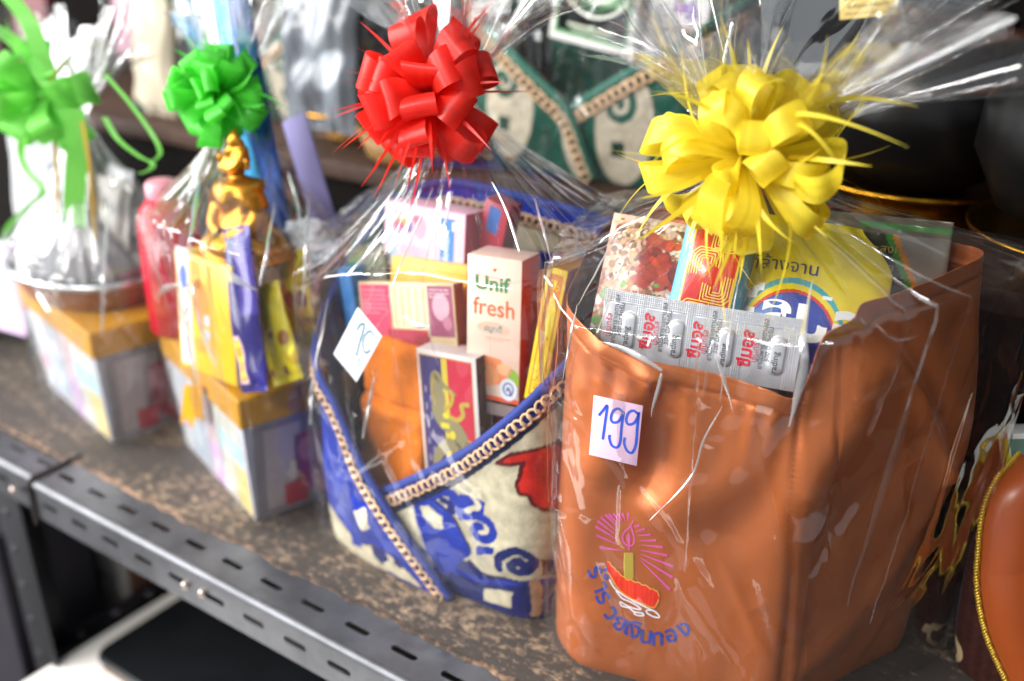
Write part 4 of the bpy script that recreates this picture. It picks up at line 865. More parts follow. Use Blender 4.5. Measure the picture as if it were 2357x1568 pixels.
fr = fpx((838, 800), (1047, 815), (821, 663), 146, 150, 154); cp = Print(); cp.rect(2, 2, 34, 56, '#d02f58'); cp.rect(38, 20, 40, 38, '#d9cfa8'); [cp.rect(40 + k * 8, 22, 3, 34, '#b9ad86', 2) for k in range(5)]; cp.rect(78, 14, 27, 44, '#8f4560'); cp.ell(92, 40, 9, 12, '#c79aa8', 2); cp.ell(98, 26, 5, 6, '#b06c80', 2); cp.rect(30, 4, 46, 15, '#a81f3a', 2); cp.rect(60, 2, 18, 12, '#8e1f2c', 3); cp.lines(5, 52, 26, 6, '#e58aa0', 4, 1.2, 4, 3); cp.lines(80, 54, 22, 3, '#d9b8c2', 3, 1, 4, 7)
carton('crimson_carton', 'crimson and cream carton above the orange towel', 'carton', fr, 107, 60, 14, '#c9b48a', '#8a5a34', '#d7c396', prints=cp, rough=.15)
fr = fpx((815, 690), (905, 700), (818, 590), 180); carton('grey_carton', 'dull olive grey carton behind the crimson carton', 'carton', fr, 46, 48, 30, '#8b8876', rough=.25)
fr = fpx((800, 770), (828, 775), (800, 640), 160); carton('blue_box', 'narrow bright blue box at the edge of the fleece basket', 'box', fr, 15, 64, 20, '#3d86cf')
fr = Frame((-450, 160, 60), (1, .1, 0), (0, .05, 1)); carton('yellow_box', 'plain yellow ochre box low behind the matchbox', 'box', fr, 60, 118, 30, '#b88a24')
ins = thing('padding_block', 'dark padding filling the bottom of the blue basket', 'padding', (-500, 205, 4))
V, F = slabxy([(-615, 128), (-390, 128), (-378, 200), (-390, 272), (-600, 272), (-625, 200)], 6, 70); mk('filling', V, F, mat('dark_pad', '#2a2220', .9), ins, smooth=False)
# price card on the film
fr = frame3(at(767, 815, 96), at(820, 880, 93), at(825, 710, 96)); wA = np.linalg.norm(at(820, 880, 93) - at(767, 815, 96)); hA = np.linalg.norm(at(825, 710, 96) - at(767, 815, 96))
card = thing('price_card', 'tilted white price card reading 19 on the blue basket wrap', 'price card', fr([[wA / 2, 0, 0]])[0], 'handwritten price cards')
V, F, mi = boxmesh(fr, wA, hA, .5, .15); pap = mk('paper', V, F, mat('white_paper', '#eceef6', .7, bump=.05), card)
pc = Print(); tl_ = '#2f6f86'; k1 = wA / 30; k2 = hA / 52; q = lambda L: [(x * k1, y * k2) for x, y in L]
pc.stroke(q([(9, 36), (9, 42), (12, 46), (14, 40), (16, 30), (19, 18)]), 2.0, tl_, n=30); pc.stroke(q([(24, 46), (19, 46), (17, 38), (20, 30), (25, 28), (27, 34)]), 1.7, tl_, n=30); pc.stroke(q([(22, 20), (24, 14), (28, 14)]), 1.3, tl_, n=12)
pc.build(fr, pap, 'handwriting', .12)
bp_ = [(-628, 112), (-560, 92), (-478, 90), (-390, 98), (-366, 140), (-358, 205), (-368, 275), (-430, 302), (-560, 305), (-645, 280), (-660, 200)]
w3 = wrap('film_wrap', 'clear film around the blue fleece basket, gathered under the red bow', bp_, [(a + (a + 500) * .02, b) for a, b in bp_], 3, [255, 285, 306, 312, 316, 318, 320, 322, 322, 312, 290], (-512, 192, 424), 10, 9, npleat=12, amp=.6, cr=1.0, flare=(75, 100), folds=14, off=4, foldlen=(.2, .75))
bow('ribbon_bow', 'glossy red pull bow with straight spiky tails on the blue basket', (-509, 152, 428), (.36, -.90, .20), RED, RED, [(8, -18, 56), (7, 14, 56), (6, 42, 50), (3, 70, 42)], 28, 26, 11, Hk=.19, tl=(66, 94), tw=3.4, curl=.25)
pinch(w3, [([(960, 425), (900, 530), (800, 640)], [1.5, 3, 5]), ([(1000, 430), (965, 520), (890, 690)], [1, 2.4, 1.2]), ([(1045, 440), (1030, 510), (1005, 570)], [1, 2.4, 1]), ([(1130, 420), (1165, 490), (1195, 585)], [1, 2, 3]), ([(1225, 450), (1250, 540), (1266, 612)], [1, 2.4, 1.2]),
           ([(866, 860), (855, 920), (838, 1010)], [2, 3.4, 4]), ([(735, 830), (722, 900), (718, 980)], [2, 5, 2]), ([(760, 680), (740, 790), (722, 870)], [1, 4, 2]), ([(930, 725), (960, 745), (995, 752)], [2, 7, 2])])

# ------------------------------------------------------------------ the two gift boxes with yellow lids
LIDM = mat('yellow_lid', '#c98f14', .28, spec=.5, bump=.05, var=.05)
def hexa(name, c, dx, w_, d_, z0, z1, tp, m, parent, mi=None, e=1.2):
    """Box standing with its near corner at c, width along dx (to the left), depth behind; tp shrinks the foot."""
    dx = np.array([dx[0], dx[1], 0.]) / np.hypot(*dx); dy = np.array([-dx[1], dx[0], 0]) * (1 if -dx[1] * 0 + dx[0] * 1 > 0 else -1); c = np.array([c[0], c[1], 0.])
    mid = c + dx * w_ / 2 + dy * d_ / 2; V = []
    for z, k in ((z0, tp), (z1, 1.0)):
        for a, b in ((0, 0), (1, 0), (1, 1), (0, 1)): V.append(mid + (dx * (a - .5) * w_ + dy * (b - .5) * d_) * k + (0, 0, z))
    F = [(0, 1, 5, 4), (1, 2, 6, 5), (2, 3, 7, 6), (3, 0, 4, 7), (4, 5, 6, 7), (3, 2, 1, 0)]
    ob = mk(name, V, F, m, parent, smooth=False, bevel=e, mi=mi); return np.array(V), ob
def giftbox(label, c, dx, w_, d_, tp):
    o = thing('gift_box', label, 'gift box', (c[0] + dx[0] * w_ / 2, c[1] + dx[1] * w_ / 2 + d_ / 2, 2), 'gift boxes with yellow lids')
    V, bd = hexa('box_body', c, dx, w_, d_, 2, 116, tp, mat('pale_card', '#b9bac2', .45, var=.08), o)
    hexa('lid', (c[0] - dx[0] * 3 + .0, c[1] - 4), dx, w_ + 6, d_ + 7, 112, 143, 1.0, LIDM, o, e=2.5)
    p = Print()                                                   # near long face: print runs from the far end (x=0) to the near corner
    fr = Frame(V[1], V[0] - V[1], V[5] - V[1]); Wf = np.linalg.norm(V[0] - V[1])
    for x0, x1, y0, y1, cc in ((0, .18, .05, .98, '#c9ccd2'), (.18, .42, .1, .6, '#aebccb'), (.2, .45, .6, .95, '#c5c7cf'), (.47, .64, .02, .45, '#c3a3cc'), (.47, .62, .45, .9, '#bfa9ae'), (.64, .97, .03, .96, '#c6c6bd'), (.66, .98, .52, .74, '#a8cdd3'), (.80, .99, .03, .5, '#d8c27a'), (.05, .16, .3, .5, '#d9a0b0')):
        p.rect(x0 * Wf, y0 * 112, (x1 - x0) * Wf, (y1 - y0) * 112, cc, 1 + x0)
    p.lines(.2 * Wf, 100, .2 * Wf, 4, '#9aa3ad', 5, 1.6, 3, 2); p.lines(.66 * Wf, 50, .26 * Wf, 6, '#aaa892', 5, 1.6, 3, 4); p.ell(.3 * Wf, 40, 12, 16, '#c8d0d6', 3); p.ell(.55 * Wf, 24, 8, 11, '#d8c0dc', 3)
    p.build(fr, bd, 'print', .2)
    fr = Frame(V[0], V[3] - V[0], V[4] - V[0]); Wf = np.linalg.norm(V[3] - V[0]); p = Print()
    p.rect(3, 3, Wf - 6, 104, '#8f8586'); p.rect(14, 8, Wf * .35, 92, '#b9a9a6', 2); p.rect(Wf * .42, 16, Wf * .5, 70, '#a84a57', 2); p.rect(Wf * .3, 6, Wf * .22, 26, '#bc3d4c', 3); p.ell(Wf * .7, 18, 9, 12, '#c22f40', 3); p.ell(Wf * .55, 66, 10, 14, '#c27c82', 3)
    p.build(fr, bd, 'side_print', .2); return o, V
g2, V2 = giftbox('pastel gift box with yellow lid beside the blue basket', (-681, 74), (-.949, .316), 208, 120, .90)
g1, V1 = giftbox('pastel gift box with yellow lid at the far end of the shelf', (-929, 88), (-.975, .22), 215, 120, .90)
p = Print(); st = [(0, 30), (14, 30), (15, 4), (9, 8), (6, 0), (2, 7), (-3, 3)]
mk('lid_tag', [at(425 + x * 2.9, 985 - y * 3.3, 92) for x, y in st], [tuple(range(7))], LIDM, g2, smooth=False, solid=.8)
def lathe(prof, c, n=32, sq=(1, 1), wob=None):
    prof = np.asarray(prof, float); a = np.arange(n) * 2 * np.pi / n
    V = np.stack([c[0] + prof[:, :1] * np.cos(a) * sq[0], c[1] + prof[:, :1] * np.sin(a) * sq[1], c[2] + prof[:, 1:2] + 0 * a], -1)
    if wob is not None: V = V + wob(V)
    return V.reshape(-1, 3), gridF(n, len(prof), True)
bt = thing('red_bottle', 'translucent red bottle with pale cap on the nearer gift box', 'bottle', (-858, 152, 143))
bx_ = -858
V, F = lathe([(.5, 0), (29, 0), (32, 4), (32, 60), (31, 95), (30, 118), (26, 132), (18, 142), (13, 145), (.5, 145)], (bx_, 152, 143.5)); mk('body', V, F, mat('red_plastic', '#d8213c', .2, trans=.35, spec=.6), bt)
V, F = lathe([(.5, 143), (16, 143), (17, 146), (17, 158), (14, 161), (.5, 161.5)], (bx_, 152, 143.5)); mk('cap', V, F, mat('pale_cap', '#d58a98', .3), bt)
fr = fpx((418, 838), (545, 892), (402, 575), 92, 84, 104); yp3 = Print(); yp3.rect(3, 4, 20, 116, '#e5e0e4'); yp3.ell(38, 70, 13, 24, '#ec8a34', 2); yp3.rect(52, 20, 6, 90, '#d7a028', 2); yp3.rect(44, 50, 8, 10, '#c7d0d6', 3); yp3.rect(44, 36, 8, 10, '#c7d0d6', 3); yp3.ell(13, 92, 6, 12, '#4a6fc0', 3); yp3.ell(34, 28, 9, 8, '#e0a020', 2); yp3.rect(28, 84, 14, 26, '#e9a93c', 2)
Wy = np.linalg.norm(at(545, 892, 84) - at(418, 838, 92)); Hy = np.linalg.norm(at(402, 575, 104) - at(418, 838, 92))
carton('yellow_carton', 'tall yellow carton with orange picture standing on the nearer gift box', 'carton', fr, Wy, Hy, 66, '#f0bf22', '#e8dccf', '#e9b62a', prints=yp3, rough=.3)
ctop = fr([[Wy * .72, Hy, -36]])[0]
rs = np.random.RandomState(4)
pr_ = catmull([(.5, 0), (46, 1), (48, 8), (44, 18), (33, 28), (27, 38), (25, 50), (27, 62), (23, 70), (11, 75), (9, 78), (14, 84), (15, 92), (12, 100), (8, 104), (7, 109), (3, 116), (.5, 120)], 90)
V, F = lathe(pr_, ctop + (0, 0, .6), 48, (1, .72), lambda V: np.stack([2.6 * snoise(V[..., 2] / 5, V[..., 1] / 6, 3, 12), 2.2 * snoise(V[..., 0] / 6, V[..., 2] / 5, 5, 12), 0 * V[..., 0]], -1))
fg = thing('gold_figurine', 'seated gold figurine on top of the tall yellow carton', 'figurine', ctop + (0, 0, .6)); mk('body', V, F, mat('gold_foil', '#b07a26', .34, .85, bump=.5, bscale=60), fg)
for s_ in (-1, 1):
    V, F = tube(catmull([ctop + (s_ * 25, -6, 66), ctop + (s_ * 27, -3, 48), ctop + (s_ * 22, -14, 32), ctop + (s_ * 6, -21, 25)], 20), np.linspace(10, 8, 20), 10); mk('arm', V, F, MATS['gold_foil'], fg)
    V, F = tube(catmull([ctop + (s_ * 14, -2, 92), ctop + (s_ * 19, -4, 94), ctop + (s_ * 17, -3, 86)], 8), 2.5, 6); mk('ear', V, F, MATS['gold_foil'], fg)
fr = fpx((556, 905), (628, 900), (606, 560), 76, 80, 112); nz_ = Print()
def nav(X, Y, s):
    C = np.ones(X.shape + (3,)) * L3('#2c2670'); k = (X > 2) & (X < 15) & (Y > 8) & (Y < 52) & (np.abs(X - 8.5) < 5.6 + 1.2 * np.sin(Y / 5)); C[k] = L3('#e9c9cf'); k = (X > 4) & (X < 13) & (Y > 11) & (Y < 49) & (np.abs(X - 8.5) < 3.8 + 1.0 * np.sin(Y / 5)); C[k] = L3('#f0a51f'); C[k & (np.sin(Y / 2.2) > .55)] = L3('#e8d23a'); C[(Y > 70) & (X > 18)] = L3('#4a3f98'); return C
pouch('navy_sachet', 'dark violet blue snack sachet with yellow letters on the nearer gift box', 'sachet', fr, 36, 150, 12, nav, wr=1.6, seed=33, rough=.15, nu=60, nv=120)
def olv(sd):
    return lambda X, Y, s: blobs(X, Y, '#c3b42c', [(10, 4, 44, 8, 60, 4, 10, ['#8a5a2a', '#6e4a26', '#b99a2a', '#d9cf4a'])], sd)
for i, (a, b, c_, y) in enumerate((((632, 892), (722, 862), (655, 690), 104), ((660, 800), (748, 800), (668, 590), 140))):
    pouch('olive_sachet', ['olive yellow sachet with brown print nearest the blue basket', 'pale olive sachet standing behind another olive sachet'][i], 'sachet', fpx(a, b, c_, y, y, y + 14), 46, 92, 12, olv(5 + i), wr=1.5, seed=41 + i, rough=.2, group='olive sachets on the gift box')
fr = fpx((592, 560), (668, 560), (500, -40), 176, 176, 190)
pouch('blue_foil_pack', 'tall shiny blue foil pack rising behind the green pull bow', 'packet', fr, 52, 262, 9, lambda X, Y, s: np.where((X < 26)[..., None], L3('#3fa0d8'), L3('#24488f')) * (1 + .35 * snoise(X / 4, Y / 7, 4, 12))[..., None].clip(.4, 2), wr=1.6, seed=50, rough=.15, nv=120)
th_, ph_ = np.meshgrid(np.linspace(0.02, np.pi - .02, 30), np.arange(44) * 2 * np.pi / 44, indexing='ij'); cw = at(712, 556, 180)
Vc = np.stack([np.sin(th_) * np.cos(ph_), np.sin(th_) * np.sin(ph_), np.cos(th_)], -1); Vc = Vc * (22 + 2.4 * snoise(th_ * 8, ph_ * 5, 3, 12) + 1.2 * snoise(th_ * 20, ph_ * 14, 7, 12))[..., None] * [1.2, .9, .95]
mk('cotton_ball', (cw + Vc).reshape(-1, 3), gridF(44, 30, True), mat('cotton', '#eceef2', .95, bump=.8, bscale=140), label='fluffy white cotton bundle behind the olive sachets', cat='cotton')
fr = frame3(at(725, 545, 226), at(800, 520, 226), at(678, 306, 236)); carton('lavender_card', 'plain lavender card strip leaning between the gift box and blue basket', 'card', fr, 36, 118, 1.5, '#7d76a6', rough=.7, e=.2)

# far gift: bowl with silver rim, ribbed grey cloth
bw = thing('brown_bowl', 'brown lacquer bowl with silver rim on the farther gift box', 'bowl', (-1038, 158, 143))
V, F = lathe([(.5, 0), (74, 0), (80, 3), (90, 20), (96, 34), (93, 34), (88, 22), (76, 8), (.5, 7)], (-1038, 158, 143.6), 48, (1.08, .70)); mk('body', V, F, mat('brown_lacquer', '#8a5636', .35, coat=.4), bw)
a = np.arange(60) * 2 * np.pi / 60; V, F = tube(np.stack([-1038 + 104.5 * np.cos(a), 158 + 68 * np.sin(a), 178 + 0 * a], 1), 4.2, 8, True); mk('rim', V, F, mat('silver', '#c8ccd2', .22, .9, bump=.5, bscale=60), bw)
n = 240; a = np.arange(n) * 2 * np.pi / n; pf = catmull([(86, 166), (90, 182), (84, 196), (70, 212), (50, 226), (28, 236), (10, 241), (.5, 242)], 44)
wv_ = 4 * snoise(a * 6, 0 * a, 3, 8) + 2.5 * snoise(a * 17, 0 * a, 4, 8); wv_ = wv_ * np.clip(np.minimum(a, 2 * np.pi - a) * 3, 0, 1); rr_ = pf[:, :1] * (1 + wv_[None] / 90) + 1.5 * snoise(a[None] * 9, pf[:, 1:] / 16, 6, 10)
Pc = np.stack([-1038 + 1.05 * rr_ * np.cos(a), 158 + .68 * rr_ * np.sin(a), pf[:, 1:] + 0 * a], -1); tn = snoise(a[None] * 7 + pf[:, 1:] / 90, pf[:, 1:] / 60, 8, 12)
cc = L3('#6f6d70') * np.ones(tn.shape + (1,)); cc[tn > .35] = L3('#8a8886'); cc[tn > 1.1] = L3('#a9a8a8'); cc[tn < -.6] = L3('#3d4656'); cc[tn < -1.5] = L3('#7a4a38')
mk('gathered_cloth', Pc.reshape(-1, 3), gridF(n, 44, True), mat('striped_cloth', '#ffffff', .7, vcol=True, var=.1), col=cc.reshape(-1, 3), label='grey and slate mottled cloth heaped in the brown bowl', cat='cloth')

FILM_L = film_mat('light_film', haze=.035, gain=1.6, rough=.07, cap=.35)
for i_, (x_, y_, w_, h_, c_, lb_) in enumerate(((-1080, 150, 52, 120, '#3a4454', 'slate blue packet standing in the brown bowl'), (-1010, 165, 56, 112, '#77716c', 'grey brown packet standing in the brown bowl'), (-1036, 190, 60, 140, '#8f9094', 'tall pale grey packet at the back of the brown bowl'))):
    fr = Frame((x_, y_ , 205 if i_ < 2 else 190), (1, .25 - .2 * i_, 0), (.02, .2, 1)); pouch('packet', lb_, 'packet', fr, w_, h_ * .7, 10, (lambda cc_: lambda X, Y, s: np.ones(X.shape + (3,)) * L3(cc_) * (1 + .3 * snoise(X / 8, Y / 6, 5, 10))[..., None].clip(.4, 2))(c_), wr=2, seed=70 + i_, rough=.3, group='packets in the brown bowl', nu=30, nv=40)
def rot2(poly, c, dx, w_, d_, k):
    dx = np.array(dx) / np.hypot(*dx); dy = np.array([-dx[1], dx[0]]); dy = dy if dy[1] > 0 else -dy; return [tuple(np.array(c) + dx * (w_ / 2 + (a - .5) * w_ * k) + dy * (d_ / 2 + (b - .5) * d_ * k)) for a, b in poly]
sq = [(1.03, .5), (1.02, .12), (.85, -.03), (.5, -.05), (.15, -.05), (-.03, .1), (-.05, .5), (-.02, .9), (.15, 1.04), (.5, 1.06), (.85, 1.03), (1.0, .88)]
w2 = wrap('film_wrap', 'clear film around the nearer gift box, gathered under the green pull bow', rot2(sq, (-681, 74), (-.949, .316), 208, 120, 1.02), rot2(sq, (-681, 74), (-.949, .316), 208, 120, 1.1), 3, [240, 255, 275, 290, 295, 290, 285, 280, 275, 265, 255, 245], (-768, 182, 392), 9, 13, npleat=18, flare=(50, 95), folds=16, off=4, foldlen=(.25, .85), fw=(2, 6))
w1 = wrap('film_wrap', 'clear film around the farther gift box, gathered under the loose light green bow', rot2(sq, (-929, 88), (-.975, .22), 215, 120, 1.02), rot2(sq, (-929, 88), (-.975, .22), 215, 120, 1.1), 3, [190, 200, 205, 205, 205, 205, 215, 225, 225, 220, 210, 195], (-1035, 184, 345), 10, 17, npleat=16, flare=(45, 85), folds=13, off=4, foldlen=(.25, .85), fw=(2, 6), fm=FILM_L)
pinch(w2, [([(470, 335), (400, 390), (340, 460)], [1.5, 3, 5]), ([(460, 400), (455, 470), (440, 560)], [1.5, 7, 4]), ([(440, 640), (435, 760), (460, 890)], [2, 6, 4]), ([(445, 650), (470, 760), (505, 845)], [2, 5, 5]), ([(505, 605), (545, 640), (590, 668)], [2, 8, 4]), ([(630, 470), (615, 570), (595, 660)], [2, 4, 4]), ([(660, 400), (685, 480), (690, 560)], [2, 4, 3]), ([(710, 440), (700, 620), (690, 720)], [2, 4, 2]), ([(360, 690), (390, 660), (420, 655)], [2, 9, 3])])
pinch(w1, [([(85, 310), (55, 430), (40, 560)], [3, 6, 5]), ([(40, 570), (80, 650), (118, 718)], [4, 5, 4]), ([(122, 715), (140, 620), (160, 520)], [3, 6, 4]), ([(250, 460), (240, 620), (232, 780)], [3, 6, 3])])
bow('ribbon_bow', 'bright green spiky pull bow on the nearer gift box', (-752, 148, 402), (.45, -.78, .30), GRN, GRN, [(10, -15, 46), (9, 15, 46), (7, 42, 42), (4, 68, 34)], 20, 16, 23, Hk=.16, tl=(50, 76), tw=4.2, curl=.6)
b1 = bow('ribbon_bow', 'loose light green bow of wide matt ribbon with gold threads at the far end', (-1022, 138, 372), (.5, -.75, .25), GRN2, GRN2, [(5, 5, 60), (4, 35, 50)], 34, 8, 29, Hk=.3, tl=(50, 90), tw=5, curl=1.2)
def strip(name, pts, wd, m, parent, notch=False, Yv=134):
    C = resample(catmull([at(x, y, Yv) for x, y in pts], 60), 40); sd = _R; wv = np.full(40, wd / 2.0)
    if notch:
        V = np.concatenate([C - sd * wv[:, None], C, C + sd * wv[:, None]]).reshape(3, 40, 3).transpose(1, 0, 2).copy(); V[-1, 1] = V[-1, 1] + (C[0] - C[-1]) / np.linalg.norm(C[0] - C[-1]) * wd * .45
        return mk(name, V.reshape(-1, 3), gridF(3, 40), m, parent, col=np.tile(L3(m.get('hex', '#d9b14a')), (120, 1)))
    V = np.stack([C - sd * wv[:, None], C + sd * wv[:, None]], 1); return mk(name, V.reshape(-1, 3), gridF(2, 40), m, parent, col=np.tile(L3(m.get('hex', '#d9b14a')), (80, 1)))
strip('ribbon_tail', [(165, 250), (178, 340), (172, 430), (172, 530)], 24, GRN2, b1, True); strip('ribbon_tail', [(120, 200), (40, 100), (-60, 40)], 22, GRN2, b1); strip('ribbon_tail', [(110, 180), (70, 60), (10, -20)], 20, GRN2, b1)
strip('gold_thread', [(122, 280), (130, 400), (128, 500), (112, 575)], 5, GOLDR, b1); strip('gold_thread', [(188, 280), (205, 380), (212, 480), (218, 548)], 4, GOLDR, b1); strip('gold_thread', [(110, 190), (160, 130), (230, 100), (280, 95)], 3, GOLDR, b1)
strip('green_curl', [(240, 170), (300, 240), (350, 310), (368, 350), (355, 370)], 5, GRN2, b1); strip('green_curl', [(240, 270), (270, 320), (320, 360), (350, 375), (345, 390), (320, 400)], 6, GRN2, b1); strip('green_curl', [(60, 300), (45, 340), (60, 390), (100, 440), (60, 480), (20, 520), (5, 560)], 8, GRN2, b1)

# ------------------------------------------------------------------ the back step: green baskets, alms bowls
R_z = 284
grn, grn2, crm = L3('#164c3e'), L3('#10352c'), L3('#b8ae9a')
def paintG(sd):
    def f(L, Z, dep, T):
        C = np.ones(L.shape + (3,)) * grn * (1 + .2 * snoise(L / 14, Z / 18, sd, 8))[..., None]
        for k in range(-1, 4):
            x0, z0 = 92 + k * 105, 345 + 12 * (k % 2); e = ((L - x0) / 34) ** 2 + ((Z - z0) / 62) ** 2; C[e < 1] = crm
            t = np.linspace(0, 9.2, 40); r = 3 + 2.3 * t; C[dline(L, Z, np.stack([x0 - 8 + r * np.cos(t), z0 + 22 + r * np.sin(t)], 1)) < 4.4] = grn; C[(np.abs(L - x0 + 6) < 8) & (np.abs(Z - z0 + 24) < 8)] = grn2
        C[dep < 22] = grn * .9; return C
    return f
GP = mat('green_piping', '#2a6a58', .7, sheen=.3)
RG = [(-600, 470, 340), (-560, 468, 366), (-510, 468, 398), (-462, 472, 427), (-430, 490, 450), (-415, 540, 470), (-440, 600, 480), (-560, 612, 485), (-680, 600, 480)]
LG = [(-735, 600, 480), (-748, 540, 470), (-722, 490, 455), (-673, 466, 426), (-620, 461, 390), (-576, 460, 358), (-553, 459, 318), (-538, 459, 288)]
sh = lambda P_, dx, dy=0: [(x + dx, y + dy, z) for x, y, z in P_]
basket('fleece_basket', 'green and cream scroll fleece basket behind the red bow on the back step', RG, LG, (-575, 540), paintG(3), paintG(5), GP, 'printed fleece baskets', 61, sc_=1.25)
basket('fleece_basket', 'cream and green fleece basket on the back step behind the green bows', sh(RG, -520, 20), sh(LG, -520, 20), (-1095, 560), paintG(8), lambda L, Z, d, T: np.where((d < 22)[..., None], grn, np.where((snoise(L / 16, Z / 22, 4, 8) > .1)[..., None], crm * .55, grn)), GP, 'printed fleece baskets', 71, sc_=1.25)
fr = frame3(at(1262, 85, 515), at(1452, 135, 515), at(1268, -120, 515)); gp = Print(); gp.rect(6, 8, 92, 150, '#4d8f57'); gp.rect(9, 12, 86, 144, '#8fb48a', 2); gp.rect(9, 12, 86, 34, '#3f7d48', 2)
for r in (30, 38, 46): gp.stroke([(52 + r * math.cos(t), 78 + r * math.sin(t)) for t in np.linspace(math.pi * 1.08, math.pi * 1.92, 24)], 3.4, '#dfe6d8' if r != 38 else '#2f6d3c', 3)
gp.ell(52, 76, 13, 17, '#c8605a', 4); gp.ell(52, 62, 9, 6, '#d9a59a', 5); gp.rect(22, 18, 60, 3, '#c4d4b8', 4); gp.rect(28, 13.5, 46, 2, '#c4d4b8', 4)
carton('green_card_box', 'white edged box with green ring print in the green basket', 'box', fr, 106, 165, 22, '#ece9e4', prints=gp)
fr = frame3(at(1482, 125, 520), at(1600, 150, 520), at(1488, -60, 520)); fp = Print(); rs = np.random.RandomState(6)
for k in range(9):
    x, y = rs.uniform(12, 52), rs.uniform(24, 95); cc_ = ['#7a5aa8', '#b05a4a', '#7d8f3c', '#8a4a9a'][k % 4]
    for j in range(5): fp.ell(x + 5 * math.cos(j * 1.257), y + 5 * math.sin(j * 1.257), 4, 2.4, cc_, 1 + j * .2, 10, j * 72)
carton('floral_box', 'white box with small purple flowers at the side of the green basket', 'box', fr, 66, 120, 30, '#e6e2e4', prints=fp)
fr = frame3(at(268, 120, 530), at(360, 150, 530), at(275, -80, 530)); pp = Print(); pp.ell(52, 60, 18, 22, '#b02a34'); pp.rect(6, 60, 30, 60, '#b98a94')
carton('pink_box', 'dusty pink box with red round print in the cream and green basket', 'box', fr, 96, 150, 20, '#a8788a', prints=pp, rough=.6)
fr = frame3(at(40, 150, 540), at(130, 190, 540), at(40, -60, 540)); carton('maroon_box', 'dark maroon box half hidden behind the loose light green bow', 'box', fr, 100, 140, 20, '#5a1a20', rough=.6)
fr = frame3(at(-60, 230, 560), at(40, 250, 560), at(-60, -60, 560)); carton('brown_carton', 'dark brown carton at the far end of the back step', 'carton', fr, 130, 190, 40, '#3d2a20', rough=.7)
BLK = mat('black_coated_steel', '#0c0b0b', .3, spec=.35, var=.3)
BRASS = mat('brass', '#c28a24', .22, 1.0, bump=.1, bscale=40)
def alms(label, c, r, film=True):
    o = thing('alms_bowl', label, 'alms bowl', c, 'black alms bowls')
    V, F = lathe(np.array([(.05, 0), (.45, .02), (.8, .22), (1.0, .62), (.98, .95), (.8, 1.25), (.62, 1.38), (.66, 1.44), (.6, 1.46), (.55, 1.40)]) @ np.diag([r, r]), c, 56); mk('body', V, F, BLK, o)
    V, F = lathe(np.array([(.66, 1.46), (.6, 1.52), (.3, 1.58), (.08, 1.60), (.1, 1.68), (.02, 1.70)]) @ np.diag([r, r]), c, 48); mk('lid', V, F, BLK, o)
    return o
def stand(label, c, r):
    o = thing('brass_stand', label, 'stand', c, 'brass stands')
    V, F = lathe([(r * .7, 0), (r * .74, 3), (r * .6, 14), (r * .7, 24), (r, 33), (r * 1.02, 36), (r * .98, 37), (r * .68, 27), (.5, 26)], c, 56); mk('dish', V, F, BRASS, o)
    a = np.arange(56) * 2 * np.pi / 56; V, F = tube(np.stack([c[0] + r * 1.02 * np.cos(a), c[1] + r * 1.02 * np.sin(a), c[2] + 36 + 0 * a], 1), 2.2, 6, True); mk('rim', V, F, BRASS, o)
A1, A2, A3 = (-232, 545, 284), (-52, 452, 284), (-905, 520, 284)
stand('brass stand under the alms bowl with the yellow label', A1, 92); stand('brass stand at the edge under the large black alms bowl', A2, 104); stand('brass stand between the two green baskets', A3, 104)
a1 = alms('black alms bowl with a yellow paper label in front', (A1[0], A1[1], 312), 105); alms('large black alms bowl beside the film frill of the yellow bow', (A2[0], A2[1], 312), 112); alms('black alms bowl in cloudy film behind the red bow', (A3[0], A3[1], 312), 90)
def circ(c, r, n=10): return [(c[0] + r * math.cos(t), c[1] + r * math.sin(t)) for t in np.arange(n) * 2 * np.pi / n]
for c, r, sd, lb, cm in ((A3, 98, 75, 'cloudy film around the alms bowl between the green baskets', FILM_G),):
    wrap('film_wrap', lb, circ(c, r * .92), circ(c, r), 286, [425] * 10, (c[0], c[1], 540), 12, sd, npleat=18, flare=(70, 80), folds=8, off=3, ns=180, ncr=40, fm=cm)
wrap('film_wrap', 'clear film around the green fleece basket on the back step', [(-420, 480), (-400, 540), (-430, 615), (-575, 628), (-730, 612), (-762, 540), (-735, 470), (-640, 448), (-575, 445), (-500, 452)], [(-420, 470), (-400, 540), (-430, 615), (-575, 628), (-730, 612), (-762, 540), (-735, 470), (-640, 440), (-575, 438), (-500, 444)], 286, [480] * 10, (-575, 540, 640), 12, 81, npleat=20, flare=(60, 60), folds=14, off=3, ns=220, ncr=60, foldlen=(.3, .9), fw=(2, 7))
wrap('film_wrap', 'cloudy film around the cream and green basket on the back step', [(-940, 500), (-920, 560), (-950, 635), (-1095, 648), (-1250, 632), (-1282, 560), (-1255, 490), (-1160, 468), (-1095, 465), (-1020, 472)], [(-940, 500), (-920, 560), (-950, 635), (-1095, 648), (-1250, 632), (-1282, 560), (-1255, 490), (-1160, 468), (-1095, 465), (-1020, 472)], 286, [480] * 10, (-1095, 560, 640), 12, 83, npleat=20, flare=(60, 60), folds=12, off=3, ns=220, ncr=60, foldlen=(.3, .9), fm=FILM_G)
fr = frame3(at(1932, 46, 436), at(2066, 34, 428), at(1946, -70, 436)); W_ = np.linalg.norm(at(2066, 34, 428) - at(1932, 46, 436)); k = W_ / 100
lab = thing('paper_label', 'yellow paper label with black Thai lettering against the black alms bowl', 'label', fr([[W_ / 2, 0, 0]])[0]); V, F, mi = boxmesh(fr, W_, W_ * .72, .4, .1); pap = mk('paper', V, F, mat('yellow_paper', '#d9bd6a', .6), lab)
